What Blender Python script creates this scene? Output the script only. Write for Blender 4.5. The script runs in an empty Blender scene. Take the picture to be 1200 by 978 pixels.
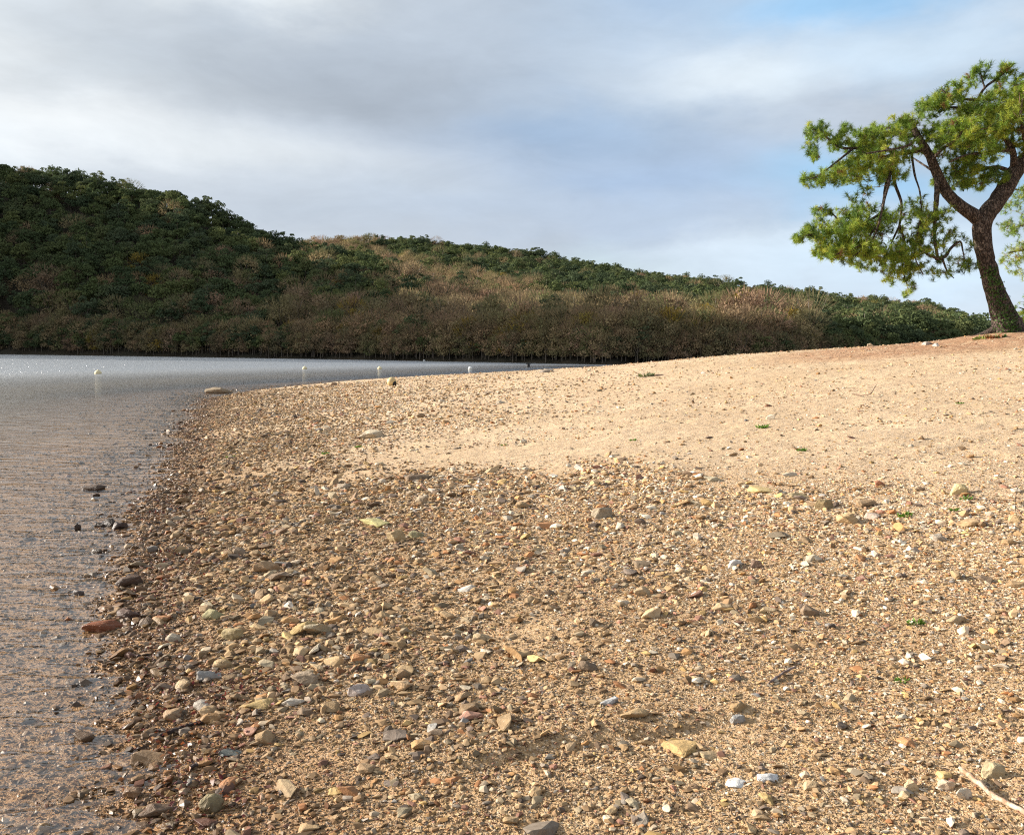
import bpy, bmesh, math, random
import numpy as np
from mathutils import Vector, Matrix, noise as mnoise

random.seed(11)
rng = np.random.default_rng(11)
SC = bpy.context.scene
COL = SC.collection
F = 1039.0
CAMZ = 1.6
PITCH = math.radians(4.11)
ROLL = math.radians(0.6)
EXPO = 0.92

# ------------------------------------------------------------------ camera
fw = np.array([0, math.cos(PITCH), -math.sin(PITCH)])
r0 = np.array([1.0, 0, 0]); u0 = np.array([0, math.sin(PITCH), math.cos(PITCH)])
rt = math.cos(ROLL) * r0 + math.sin(ROLL) * u0
up = -math.sin(ROLL) * r0 + math.cos(ROLL) * u0
cam_d = bpy.data.cameras.new('camera'); cam = bpy.data.objects.new('camera', cam_d); COL.objects.link(cam)
M = Matrix.Identity(4)
for i in range(3):
    M[i][0] = rt[i]; M[i][1] = up[i]; M[i][2] = -fw[i]
M[2][3] = CAMZ
cam.matrix_world = M
cam_d.sensor_width = 36; cam_d.lens = 36 * F / 1200.0
cam_d.clip_start = 0.05; cam_d.clip_end = 20000
SC.camera = cam
CP = np.array([0, 0, CAMZ])


def ray(px, py):
    px = np.asarray(px, float); py = np.asarray(py, float)
    return fw + np.multiply.outer((px - 600) / F, rt) + np.multiply.outer((489 - py) / F, up)


def pt(px, py, Y):
    d = ray(px, py)
    return CP + d * (np.asarray(Y) / d[..., 1])[..., None]


def proj(P):
    Q = np.asarray(P) - CP
    z = Q @ fw
    return 600 + F * (Q @ rt) / z, 489 - F * (Q @ up) / z, z


# ------------------------------------------------------------------ noise
_lat = rng.random((256, 256))


def vnoise(x, y):
    x = np.asarray(x, float); y = np.asarray(y, float)
    xi = np.floor(x).astype(int); yi = np.floor(y).astype(int)
    fx = x - xi; fy = y - yi
    fx = fx * fx * (3 - 2 * fx); fy = fy * fy * (3 - 2 * fy)
    a = _lat[xi & 255, yi & 255]; b = _lat[(xi + 1) & 255, yi & 255]
    c = _lat[xi & 255, (yi + 1) & 255]; d = _lat[(xi + 1) & 255, (yi + 1) & 255]
    return (a * (1 - fx) + b * fx) * (1 - fy) + (c * (1 - fx) + d * fx) * fy


def fbm(x, y, o=3):
    s = 0; a = .5; t = 0
    for i in range(o):
        s = s + a * (vnoise(x + 17.3 * i, y + 9.1 * i) - .5); t += a; a *= .5; x = x * 2.03; y = y * 2.03
    return s / t * 2   # about -1..1


# ------------------------------------------------------------------ terrain functions
_sp = np.array([(152, 978), (148, 850), (146, 760), (142, 700), (168, 600), (203, 540), (222, 490), (238, 468), (285, 457),
                (400, 446.5), (600, 435.5), (700, 430)], float)
_d = ray(_sp[:, 0], _sp[:, 1]); _t = -CAMZ / _d[:, 2]
_SY = _d[:, 1] * _t; _SX = _d[:, 0] * _t
_SY = np.concatenate([[-40, -6, 1.0], _SY, [150, 400]]); _SX = np.concatenate([[3.0, 0.3, -0.75], _SX, [24, 120]])


def shore_x(Y):
    return np.interp(Y, _SY, _SX) + 0.02 * np.clip(Y, 2, 30) * fbm(np.asarray(Y) * .9, 3.3, 3)


_ep = [-400, 230, 300, 400, 500, 600, 700, 720, 800, 870, 1000, 1100, 1150, 1175, 1200, 1400, 2500]
_ev = [-62, -58, -45, -34, -27, -20.7, -14.4, -12.4, -4.6, 2.1, 11.5, 19.0, 24.5, 26, 27, 32, 40]
TREE = pt(1177, 386, 22.0)


def Hb(X, Y):
    X = np.asarray(X, float); Y = np.asarray(Y, float)
    s = (X - shore_x(Y)) * .96
    base = np.where(s > 0, .112 * s - .03 * (1 - np.exp(-s / 1.2)), .05 * s)
    Yp = np.clip(Y, 3, None)
    px = 600 + F * X / Yp
    E = np.interp(px, _ep, _ev)
    Yc = np.interp(px, [300, 500, 700, 800, 1000, 1200], [60, 75, 95, 60, 26, 25])
    cap = CAMZ + Yp * E / F - .0012 * np.clip(Y - Yc, 0, None) ** 2 + np.clip(9 - Y, 0, None) * .2
    k = .10
    h = np.clip(.5 + .5 * (cap - base) / k, 0, 1)
    z = cap * (1 - h) + base * h - k * h * (1 - h)
    z = np.where((s < 0) & (Y < 128), np.maximum(z, base), z)
    r2 = ((X - TREE[0]) / 1.5) ** 2 + ((Y - TREE[1]) / 1.5) ** 2
    z = z + .16 * np.exp(-r2)
    amp = np.clip(s + .3, 0, 1.5) / 1.5
    far = 1 / (1 + (Y / 40) ** 2)
    z = z + amp * (.035 * fbm(X * .6, Y * .35) * far + .010 * fbm(X * 3.1, Y * 2.6, 2) * far + .004 * fbm(X * 12, Y * 12, 2) * far)
    # old vehicle ruts and a little scarp in the gravel
    c1 = 3.13 + .09 * X + .05 * np.sin(X * 2.1) + .02 * np.sin(X * 9)
    dd = (Y - c1)
    w = np.exp(-((X - .35) / .75) ** 2)
    z = z + w * (.045 / (1 + np.exp(-dd / .012)) - .02 * np.exp(-(dd / .05) ** 2)) * np.exp(-np.clip(dd, 0, None) / .5)
    for off in (0, .35):
        c2 = 8.6 + .55 * (X - 5) + off * 1.3 - .06 * (X - 5) ** 2
        z = z - .02 * np.exp(-((Y - c2) / .12) ** 2) * np.exp(-((X - 5.0) / 1.6) ** 2)
    for k in range(5):
        c3 = 10.6 + .9 * k - .28 * X + .25 * np.sin(X * .5 + k)
        z = z - .016 * np.exp(-((Y - c3) / .10) ** 2) * np.clip(X + 2, 0, 1) * (vnoise(X * .7 + 9 * k, Y * .3) > .35)
    z = z + np.clip(s - 2, 0, 1) * .018 * np.clip(1 - Y / 40, 0, 1) * fbm(X * 1.9, Y * 1.5, 3)
    return np.maximum(z, -2.2)


def ground_pt(px, py):
    d = ray(px, py)
    t = np.concatenate([np.arange(1.5, 12, .01), np.arange(12, 140, .03)])
    P = CP + t[:, None] * d
    h = Hb(P[:, 0], P[:, 1])
    hit = np.nonzero(P[:, 2] <= np.maximum(h, -.04))[0]
    i = hit[0] if len(hit) else int(np.argmin(P[:, 2] - h))
    return np.array([P[i, 0], P[i, 1], h[i]])


_hp = [-1500, -800, -600, -100, 0, 400, 700, 900, 1200, 2200]
_hy = [130, 150, 168, 232, 240, 190, 145, 150, 190, 220]
TH = 8.0


def hill_params(X, Y):
    px = 600 + F * X / np.clip(Y, 40, None)
    return px, np.interp(px, _hp, _hy)


def Hh(X, Y):
    X = np.asarray(X, float); Y = np.asarray(Y, float)
    px, Ys = hill_params(X, Y)
    E0 = (TH - CAMZ - 1.0) / Ys * F
    Yc1 = np.interp(px, [-1500, -800, -600, -100, 0, 370, 490, 700], [200, 222, 246, 342, 350, 310, 265, 215])
    E1 = np.interp(px, [-2500, -1900, -1300, -1050, -700, -560, -200, 0, 100, 200, 250, 320, 370, 430, 490, 540, 600, 660, 720],
                   [20, 60, 130, 660, 600, 490, 300, 214, 200, 184, 165, 136, 126, 114, 98, 66, 42, 10, -60])  # unseen ridge at far left raised to throw shade on hill and far shore
    u1 = (Y - Ys) / (Yc1 - Ys)
    Ea = E0 + (E1 - E0) * np.clip(u1, 0, 1) ** .8
    z1 = CAMZ + np.clip(Y, 0, Yc1) * Ea / F - TH
    z1 = z1 * (1 - .8 * np.clip((Y - Yc1) / 170, 0, 1) ** 1.3)
    Yc2 = np.interp(px, [0, 380, 1080, 1300], [480, 490, 440, 420])
    E2 = np.interp(px, [-1500, 0, 300, 380, 420, 500, 600, 700, 800, 900, 1000, 1080, 1150, 1200, 1300, 1700, 2500],
                   [60, 100, 126, 131, 134, 133, 121, 105, 91, 80, 70, 65, 42, 24, 16, 12, 10])
    u2 = (Y - Ys) / (Yc2 - Ys)
    Eb = E0 + (E2 - E0) * np.clip(u2, 0, 1) ** .75
    z2 = CAMZ + np.clip(Y, 0, Yc2) * Eb / F - TH
    z2 = z2 * (1 - .9 * np.clip((Y - Yc2) / 400, 0, 1))
    z = np.maximum(z1, z2)
    z = np.where(Y < Ys, np.minimum(z, (Y - Ys) * .5 + .5), np.maximum(z, np.minimum(.5 + (Y - Ys) * .2, 2.5)))
    z = z + np.clip((Y - Ys) / 40, 0, 1) * 2.2 * fbm(X / 38, Y / 38, 3)
    return np.maximum(z, -2.4)


# ------------------------------------------------------------------ helpers
def link(o, parent=None):
    COL.objects.link(o)
    if parent is not None:
        o.parent = parent
    return o


def tag(o, label=None, cat=None, group=None, kind=None):
    if label: o['label'] = label
    if cat: o['category'] = cat
    if group: o['group'] = group
    if kind: o['kind'] = kind
    return o


def empty(name, loc, label, cat, group=None):
    o = bpy.data.objects.new(name, None); o.location = [float(v) for v in loc]; o.empty_display_size = .2
    link(o); tag(o, label, cat, group)
    return o


def mesh_np(name, V, Fc, mat=None, smooth=False, color=None, tint=None):
    V = np.ascontiguousarray(V, dtype=np.float32); Fc = np.ascontiguousarray(Fc, dtype=np.int32)
    k = Fc.shape[1]; n = len(Fc)
    me = bpy.data.meshes.new(name)
    me.vertices.add(len(V)); me.vertices.foreach_set('co', V.ravel())
    me.loops.add(n * k); me.loops.foreach_set('vertex_index', Fc.ravel())
    me.polygons.add(n); me.polygons.foreach_set('loop_start', np.arange(0, n * k, k, dtype=np.int32))
    me.polygons.foreach_set('use_smooth', np.full(n, smooth, dtype=bool))
    me.update(calc_edges=True)
    if color is not None:
        a = me.attributes.new('col', 'FLOAT_COLOR', 'POINT')
        c = np.ones((len(V), 4), np.float32); c[:, :3] = color
        a.data.foreach_set('color', c.ravel())
    if tint is not None:
        a = me.attributes.new('tint', 'FLOAT', 'POINT'); a.data.foreach_set('value', np.asarray(tint, np.float32))
    if mat: me.materials.append(mat)
    return me


def obj_np(name, V, Fc, mat, parent=None, **kw):
    return link(bpy.data.objects.new(name, mesh_np(name, V, Fc, mat, **kw)), parent)


def scatter_merge(variants, pos, rot, scl, col=None, vidx=None):
    """variants: list of (V, F); pos (n,3); rot (n,3,3); scl (n,3)"""
    n = len(pos)
    if vidx is None: vidx = rng.integers(0, len(variants), n)
    VV = []; FF = []; CC = []; II = []; off = 0
    for k, (v, f) in enumerate(variants):
        id_ = np.nonzero(vidx == k)[0]
        if not len(id_): continue
        q = v[None] * scl[id_][:, None, :]
        q = np.einsum('nij,nvj->nvi', rot[id_], q) + pos[id_][:, None, :]
        VV.append(q.reshape(-1, 3))
        ff = f[None] + (np.arange(len(id_)) * len(v))[:, None, None] + off
        FF.append(ff.reshape(-1, f.shape[1])); off += len(id_) * len(v)
        if col is not None: CC.append(np.repeat(col[id_], len(v), 0))
        II.append(np.repeat(id_, len(v)))
    return np.concatenate(VV), np.concatenate(FF), (np.concatenate(CC) if col is not None else None), np.concatenate(II)


def rotz(a):
    c, s = np.cos(a), np.sin(a); R = np.zeros(a.shape + (3, 3)); R[..., 0, 0] = c; R[..., 0, 1] = -s; R[..., 1, 0] = s; R[..., 1, 1] = c; R[..., 2, 2] = 1
    return R


def rotx(a):
    c, s = np.cos(a), np.sin(a); R = np.zeros(a.shape + (3, 3)); R[..., 1, 1] = c; R[..., 1, 2] = -s; R[..., 2, 1] = s; R[..., 2, 2] = c; R[..., 0, 0] = 1
    return R


# ------------------------------------------------------------------ materials
def new_mat(name):
    m = bpy.data.materials.new(name); m.use_nodes = True
    nt = m.node_tree; b = nt.nodes['Principled BSDF']
    b.inputs['Specular IOR Level'].default_value = .25
    return m, nt, b


def N(nt, typ, **kw):
    n = nt.nodes.new(typ)
    for k, v in kw.items():
        if k.startswith('i_'):
            n.inputs[int(k[2:]) if k[2:].isdigit() else k[2:]].default_value = v
        else:
            setattr(n, k, v)
    return n


def L(nt, a, b): nt.links.new(a, b)


def math_(nt, op, a, b=None, c=None, clamp=False):
    n = nt.nodes.new('ShaderNodeMath'); n.operation = op; n.use_clamp = clamp
    for i, v in enumerate((a, b, c)):
        if v is None: continue
        if hasattr(v, 'links'): nt.links.new(v, n.inputs[i])
        else: n.inputs[i].default_value = v
    return n.outputs[0]


def mixc(nt, fac, a, b, mode='MIX'):
    n = nt.nodes.new('ShaderNodeMix'); n.data_type = 'RGBA'; n.blend_type = mode
    for i, v in ((0, fac), (6, a), (7, b)):
        if hasattr(v, 'links'): nt.links.new(v, n.inputs[i])
        else: n.inputs[i].default_value = v if i == 0 else ((*v, 1) if len(v) == 3 else v)
    return n.outputs[2]


def noise_(nt, vec, scale, detail=4, rough=.55, out=0, dist=0):
    n = N(nt, 'ShaderNodeTexNoise'); n.inputs['Scale'].default_value = scale; n.inputs['Detail'].default_value = detail
    n.inputs['Roughness'].default_value = rough; n.inputs['Distortion'].default_value = dist
    if vec is not None: L(nt, vec, n.inputs['Vector'])
    return n.outputs[out]


def ramp_(nt, fac, stops, interp='LINEAR'):
    n = nt.nodes.new('ShaderNodeValToRGB'); n.color_ramp.interpolation = interp
    e = n.color_ramp.elements
    while len(e) < len(stops): e.new(.5)
    for el, (p, c) in zip(e, stops):
        el.position = p; el.color = (*c, 1) if len(c) == 3 else c
    L(nt, fac, n.inputs[0])
    return n.outputs[0]


def smooth_(nt, v, lo, hi):
    n = nt.nodes.new('ShaderNodeMapRange'); n.interpolation_type = 'SMOOTHSTEP'
    L(nt, v, n.inputs[0]); n.inputs[1].default_value = lo; n.inputs[2].default_value = hi
    return n.outputs[0]


def mapping_(nt, vec, scale=(1, 1, 1), rot=(0, 0, 0)):
    n = nt.nodes.new('ShaderNodeMapping'); L(nt, vec, n.inputs[0]); n.inputs['Scale'].default_value = scale; n.inputs['Rotation'].default_value = rot
    return n.outputs[0]


def bump_(nt, height, strength, dist, normal=None):
    n = nt.nodes.new('ShaderNodeBump'); L(nt, height, n.inputs['Height']); n.inputs['Strength'].default_value = strength
    n.inputs['Distance'].default_value = dist
    if normal is not None: L(nt, normal, n.inputs['Normal'])
    return n.outputs[0]


PAL = np.array([
    (.46, .32, .17), (.38, .26, .14), (.52, .38, .22), (.30, .20, .11), (.42, .25, .11), (.50, .35, .15),
    (.56, .47, .34), (.34, .29, .23), (.24, .17, .11), (.44, .22, .10), (.36, .20, .14), (.60, .55, .47),
    (.27, .265, .25), (.38, .31, .20), (.48, .34, .20), (.18, .14, .11)])
PALW = np.array([10, 11, 9, 9, 6, 5, 6, 4, 6, 4, 5, 2.0, 1.0, 8, 9, 4.5]); PALW /= PALW.sum()

# beach
m_beach, nt, b = new_mat('beach_sand')
g = N(nt, 'ShaderNodeNewGeometry'); P = g.outputs['Position']
sep = N(nt, 'ShaderNodeSeparateXYZ'); L(nt, P, sep.inputs[0])
big = noise_(nt, P, .5, 5); med = noise_(nt, P, 5, 5, .6)
sand = ramp_(nt, big, [(.3, (.51, .355, .20)), (.5, (.59, .43, .262)), (.7, (.66, .50, .325))])
sand = mixc(nt, math_(nt, 'MULTIPLY', smooth_(nt, med, .42, .7), .45), sand, (.43, .30, .18))
v1 = N(nt, 'ShaderNodeTexVoronoi'); L(nt, P, v1.inputs['Vector']); v1.inputs['Scale'].default_value = 190
v2 = N(nt, 'ShaderNodeTexVoronoi'); L(nt, P, v2.inputs['Vector']); v2.inputs['Scale'].default_value = 80
sep1 = N(nt, 'ShaderNodeSeparateColor'); L(nt, v1.outputs['Color'], sep1.inputs[0])
sep2 = N(nt, 'ShaderNodeSeparateColor'); L(nt, v2.outputs['Color'], sep2.inputs[0])
gr = ramp_(nt, sep1.outputs[0], [(0, (.20, .13, .09)), (.14, (.40, .26, .15)), (.35, (.56, .39, .23)), (.6, (.62, .47, .31)), (.82, (.52, .35, .19)), (.93, (.74, .66, .55)), (1, (.36, .34, .33))], 'CONSTANT')
gr2 = ramp_(nt, sep2.outputs[1], [(0, (.26, .17, .11)), (.16, (.46, .31, .17)), (.4, (.58, .42, .26)), (.7, (.50, .34, .18)), (.9, (.72, .62, .50))], 'CONSTANT')
gm = smooth_(nt, math_(nt, 'ADD', noise_(nt, P, 1.7, 4), math_(nt, 'MULTIPLY', smooth_(nt, sep.outputs[1], 16, 6), .22)), .45, .7)
c = mixc(nt, math_(nt, 'ADD', .25, math_(nt, 'MULTIPLY', gm, .45)), sand, gr)
c = mixc(nt, math_(nt, 'MULTIPLY', gm, .5), c, gr2)
c = mixc(nt, smooth_(nt, math_(nt, 'ADD', math_(nt, 'ADD', sep.outputs[1], math_(nt, 'MULTIPLY', sep.outputs[0], .85)), math_(nt, 'MULTIPLY', big, 6)), 14.5, 9.0), c, mixc(nt, 1.0, c, (.885, .825, .735), 'MULTIPLY'))
# dark plant crumbs in drift lines on the upper sand
mp = mapping_(nt, P, (1.2, 6, 1), (0, 0, .25))
cr = noise_(nt, mp, 5, 6, .8)
crm = math_(nt, 'MULTIPLY', smooth_(nt, cr, .56, .63), smooth_(nt, noise_(nt, mapping_(nt, P, (.3, 1, 1), (0, 0, .2)), .9, 3), .45, .62))
c = mixc(nt, math_(nt, 'MULTIPLY', crm, .8), c, (.24, .13, .08))
# rusty pine-needle litter under the pine
dx = math_(nt, 'MULTIPLY', math_(nt, 'SUBTRACT', sep.outputs[0], 10.2), 1 / 4.2)
dy = math_(nt, 'MULTIPLY', math_(nt, 'SUBTRACT', sep.outputs[1], 21.8), 1 / 3.8)
rr = math_(nt, 'ADD', math_(nt, 'MULTIPLY', dx, dx), math_(nt, 'MULTIPLY', dy, dy))
lit = math_(nt, 'MULTIPLY', smooth_(nt, rr, 1.3, .2), smooth_(nt, noise_(nt, mapping_(nt, P, (1, 1.8, 1)), 3.0, 6, .75), .36, .52))
c = mixc(nt, math_(nt, 'MULTIPLY', lit, .62), c, (.32, .13, .06))
# wet margin by the waterline (water level is z = 0)
wz = math_(nt, 'ADD', sep.outputs[2], math_(nt, 'MULTIPLY', math_(nt, 'SUBTRACT', med, .5), .05))
wet = smooth_(nt, wz, .12, .015)
c = mixc(nt, wet, c, mixc(nt, 1.0, c, (.74, .62, .50), 'MULTIPLY'))
L(nt, c, b.inputs['Base Color'])
rg = math_(nt, 'SUBTRACT', .95, math_(nt, 'MULTIPLY', wet, .5)); L(nt, rg, b.inputs['Roughness'])
h1 = math_(nt, 'MULTIPLY', v1.outputs['Distance'], -1.0)
h2 = math_(nt, 'MULTIPLY', v2.outputs['Distance'], math_(nt, 'MULTIPLY', gm, -1.2))
bn = bump_(nt, math_(nt, 'ADD', h1, h2), .9, .004)
bn = bump_(nt, noise_(nt, P, 22, 5, .7), .8, .02, bn)
bn = bump_(nt, noise_(nt, mapping_(nt, P, (1, 1.5, 1), (0, 0, .3)), 4.2, 4, .6), .9, .07, bn)
L(nt, bn, b.inputs['Normal'])


def stone_mat(name, objcol):
    m, nt, b = new_mat(name)
    if objcol:
        oi = N(nt, 'ShaderNodeObjectInfo'); base = oi.outputs['Color']
    else:
        at = N(nt, 'ShaderNodeAttribute', attribute_name='col'); base = at.outputs['Color']
    g = N(nt, 'ShaderNodeNewGeometry'); P = g.outputs['Position']
    n1 = noise_(nt, P, 14 if objcol else 40, 6, .65)
    c = mixc(nt, math_(nt, 'MULTIPLY', smooth_(nt, n1, .35, .7), .55), base, mixc(nt, 1.0, base, (.55, .50, .45), 'MULTIPLY'))
    if objcol:
        n2 = noise_(nt, P, 55, 4, .7)
        c = mixc(nt, math_(nt, 'MULTIPLY', smooth_(nt, n2, .56, .72), .35), c, (.62, .54, .42))
        c = mixc(nt, math_(nt, 'MULTIPLY', smooth_(nt, n2, .44, .34), .5), c, (.13, .09, .06))
    sp = N(nt, 'ShaderNodeSeparateXYZ'); L(nt, P, sp.inputs[0])
    wet = smooth_(nt, sp.outputs[2], .085, .02)
    c = mixc(nt, wet, c, mixc(nt, 1.0, c, (.55, .48, .42), 'MULTIPLY'))
    L(nt, c, b.inputs['Base Color'])
    L(nt, math_(nt, 'SUBTRACT', .85, math_(nt, 'MULTIPLY', wet, .42)), b.inputs['Roughness'])
    if objcol:
        L(nt, bump_(nt, noise_(nt, P, 60, 5, .7), .6, .008), b.inputs['Normal'])
    return m


m_stone = stone_mat('stone', True); m_pebble = stone_mat('pebble', False)

# lake bed
m_bed, nt, b = new_mat('lake_bed'); b.inputs['Base Color'].default_value = (.10, .09, .06, 1); b.inputs['Roughness'].default_value = 1

# water: clear over the shallows, clouding with depth
m_water = bpy.data.materials.new('lake_water'); m_water.use_nodes = True; nt = m_water.node_tree; nt.nodes.clear()
out = N(nt, 'ShaderNodeOutputMaterial')
g = N(nt, 'ShaderNodeNewGeometry'); P = g.outputs['Position']
dep = N(nt, 'ShaderNodeAttribute', attribute_name='tint').outputs['Fac']      # depth of water in metres
w1 = noise_(nt, mapping_(nt, P, (.55, 2.4, 1), (0, 0, .22)), 2.2, 3, .6, 0, .3)
w2 = noise_(nt, mapping_(nt, P, (1.1, 3.0, 1), (0, 0, -.2)), 7.0, 3, .6)
w3 = noise_(nt, mapping_(nt, P, (1, 2.2, 1), (0, 0, .5)), 24.0, 2, .5)
hh = math_(nt, 'ADD', math_(nt, 'MULTIPLY', w1, .62), math_(nt, 'ADD', math_(nt, 'MULTIPLY', w2, .17), math_(nt, 'MULTIPLY', w3, .03)))
calm = math_(nt, 'ADD', .35, math_(nt, 'MULTIPLY', smooth_(nt, dep, .0, .12), .65))
hh = math_(nt, 'MULTIPLY', hh, calm)
deepf = smooth_(nt, dep, .25, 1.2)
hh = math_(nt, 'MULTIPLY', hh, math_(nt, 'ADD', .28, math_(nt, 'MULTIPLY', deepf, .72)))
nrm = bump_(nt, hh, 1.0, .36); nlite = bump_(nt, hh, 1.0, .05)
gl = N(nt, 'ShaderNodeBsdfGlossy'); L(nt, nrm, gl.inputs['Normal'])
trn = N(nt, 'ShaderNodeBsdfTransparent')
L(nt, mixc(nt, smooth_(nt, dep, 0, .5), (.97, .95, .90), (.80, .70, .52)), trn.inputs['Color'])
dif = N(nt, 'ShaderNodeBsdfDiffuse'); L(nt, ramp_(nt, math_(nt, 'MULTIPLY', dep, .5), [(.0, (.50, .37, .20)), (.12, (.44, .33, .19)), (.28, (.27, .23, .17)), (.7, (.24, .26, .275))]), dif.inputs['Color'])
mx = N(nt, 'ShaderNodeMixShader'); L(nt, math_(nt, 'MULTIPLY', smooth_(nt, dep, .05, .5), .97), mx.inputs[0])
L(nt, trn.outputs[0], mx.inputs[1]); L(nt, dif.outputs[0], mx.inputs[2])
L(nt, math_(nt, 'ADD', .07, math_(nt, 'MULTIPLY', deepf, .17)), gl.inputs['Roughness']); fr = N(nt, 'ShaderNodeFresnel'); L(nt, math_(nt, 'SUBTRACT', 1.85, math_(nt, 'MULTIPLY', g.outputs['Backfacing'], 1.85 - 1 / 1.85)), fr.inputs['IOR']); L(nt, nlite, fr.inputs['Normal'])
ms = N(nt, 'ShaderNodeMixShader'); L(nt, fr.outputs[0], ms.inputs[0]); L(nt, mx.outputs[0], ms.inputs[1]); L(nt, gl.outputs[0], ms.inputs[2])
L(nt, ms.outputs[0], out.inputs[0])

# far hill soil
m_hill, nt, b = new_mat('woodland_floor')
g = N(nt, 'ShaderNodeNewGeometry')
L(nt, ramp_(nt, noise_(nt, g.outputs['Position'], .12, 6, .7), [(.35, (.035, .032, .02)), (.65, (.06, .045, .028))]), b.inputs['Base Color']); b.inputs['Roughness'].default_value = 1


def tree_mat(name, stops, trans=.25):
    m = bpy.data.materials.new(name); m.use_nodes = True; nt = m.node_tree; nt.nodes.clear()
    out = N(nt, 'ShaderNodeOutputMaterial')
    at = N(nt, 'ShaderNodeAttribute', attribute_name='tint'); oi = N(nt, 'ShaderNodeObjectInfo')
    fr = math_(nt, 'FRACT', math_(nt, 'ADD', at.outputs['Fac'], oi.outputs['Random']))
    c = ramp_(nt, fr, stops)
    d = N(nt, 'ShaderNodeBsdfDiffuse'); t = N(nt, 'ShaderNodeBsdfTranslucent'); L(nt, c, d.inputs[0]); L(nt, c, t.inputs[0])
    mx = N(nt, 'ShaderNodeMixShader'); mx.inputs[0].default_value = trans
    L(nt, d.outputs[0], mx.inputs[1]); L(nt, t.outputs[0], mx.inputs[2]); L(nt, mx.outputs[0], out.inputs[0])
    return m


m_fpine = tree_mat('far_pine_needles', [(0, (0.084, 0.112, 0.054)), (.2, (0.118, 0.143, 0.056)), (.4, (0.069, 0.095, 0.050)), (.6, (0.095, 0.118, 0.065)), (.8, (0.146, 0.162, 0.062)), (1, (0.084, 0.112, 0.054))])
m_fbare = tree_mat('far_bare_twigs', [(0, (0.260, 0.176, 0.111)), (.15, (0.351, 0.273, 0.143)), (.3, (0.156, 0.143, 0.078)), (.45, (0.338, 0.215, 0.143)), (.6, (0.137, 0.156, 0.065)), (.75, (0.403, 0.260, 0.156)), (.88, (0.195, 0.182, 0.085)), (1, (0.260, 0.176, 0.111))])
m_fgold = tree_mat('far_gold_leaves', [(0, (.30, .20, .04)), (.5, (.20, .17, .05)), (1, (.30, .20, .04))])
m_ftrunk, nt, b = new_mat('far_trunk'); b.inputs['Base Color'].default_value = (.12, .095, .07, 1)

# pine materials
m_bark, nt, b = new_mat('pine_bark')
tc = N(nt, 'ShaderNodeTexCoord'); g = N(nt, 'ShaderNodeNewGeometry'); P = g.outputs['Position']
mp = mapping_(nt, P, (1, 1, .35))
vo = N(nt, 'ShaderNodeTexVoronoi'); vo.feature = 'DISTANCE_TO_EDGE'; L(nt, mixc(nt, .12, mp, noise_(nt, mp, 12, 3, .6, 1)), vo.inputs['Vector']); vo.inputs['Scale'].default_value = 22
ed = smooth_(nt, vo.outputs[0], 0, .14)
bc = ramp_(nt, noise_(nt, P, 9, 6, .7), [(.3, (.06, .042, .035)), (.5, (.12, .088, .07)), (.7, (.20, .15, .12))])
L(nt, mixc(nt, ed, (.05, .032, .024), bc), b.inputs['Base Color']); b.inputs['Roughness'].default_value = .95
L(nt, bump_(nt, math_(nt, 'ADD', math_(nt, 'MULTIPLY', ed, 1.0), math_(nt, 'MULTIPLY', noise_(nt, P, 40, 4), .4)), 1.0, .05), b.inputs['Normal'])
m_twig, nt, b = new_mat('pine_twig'); b.inputs['Base Color'].default_value = (.13, .08, .05, 1); b.inputs['Roughness'].default_value = .9


def leaf_mat(name, trans=.35, rough=.55):
    m = bpy.data.materials.new(name); m.use_nodes = True; nt = m.node_tree; nt.nodes.clear()
    out = N(nt, 'ShaderNodeOutputMaterial')
    at = N(nt, 'ShaderNodeAttribute', attribute_name='col')
    d = N(nt, 'ShaderNodeBsdfPrincipled'); d.inputs['Roughness'].default_value = rough; d.inputs['Specular IOR Level'].default_value = .3
    t = N(nt, 'ShaderNodeBsdfTranslucent'); L(nt, at.outputs['Color'], d.inputs[0]); L(nt, at.outputs['Color'], t.inputs[0])
    mx = N(nt, 'ShaderNodeMixShader'); mx.inputs[0].default_value = trans
    L(nt, d.outputs[0], mx.inputs[1]); L(nt, t.outputs[0], mx.inputs[2]); L(nt, mx.outputs[0], out.inputs[0])
    return m


m_needle = leaf_mat('pine_needles', .4); m_leaf = leaf_mat('leaves', .3)

m_drift, nt, b = new_mat('driftwood')
g = N(nt, 'ShaderNodeNewGeometry'); oi = N(nt, 'ShaderNodeObjectInfo')
L(nt, mixc(nt, smooth_(nt, noise_(nt, g.outputs['Position'], 30, 5, .7), .4, .65), oi.outputs['Color'], mixc(nt, 1.0, oi.outputs['Color'], (.6, .45, .35), 'MULTIPLY')), b.inputs['Base Color'])
b.inputs['Roughness'].default_value = .8
L(nt, bump_(nt, noise_(nt, mapping_(nt, g.outputs['Position'], (1, 1, 1)), 90, 4), .6, .004), b.inputs['Normal'])

m_buoy, nt, b = new_mat('buoy_plastic')
oi = N(nt, 'ShaderNodeObjectInfo'); g = N(nt, 'ShaderNodeNewGeometry')
L(nt, mixc(nt, math_(nt, 'MULTIPLY', smooth_(nt, noise_(nt, g.outputs['Position'], 6, 5, .7), .5, .7), .5), oi.outputs['Color'], (.42, .36, .24)), b.inputs['Base Color']); b.inputs['Roughness'].default_value = .5
m_dark, nt, b = new_mat('dark_rubber'); b.inputs['Base Color'].default_value = (.02, .02, .022, 1); b.inputs['Roughness'].default_value = .6

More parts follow.
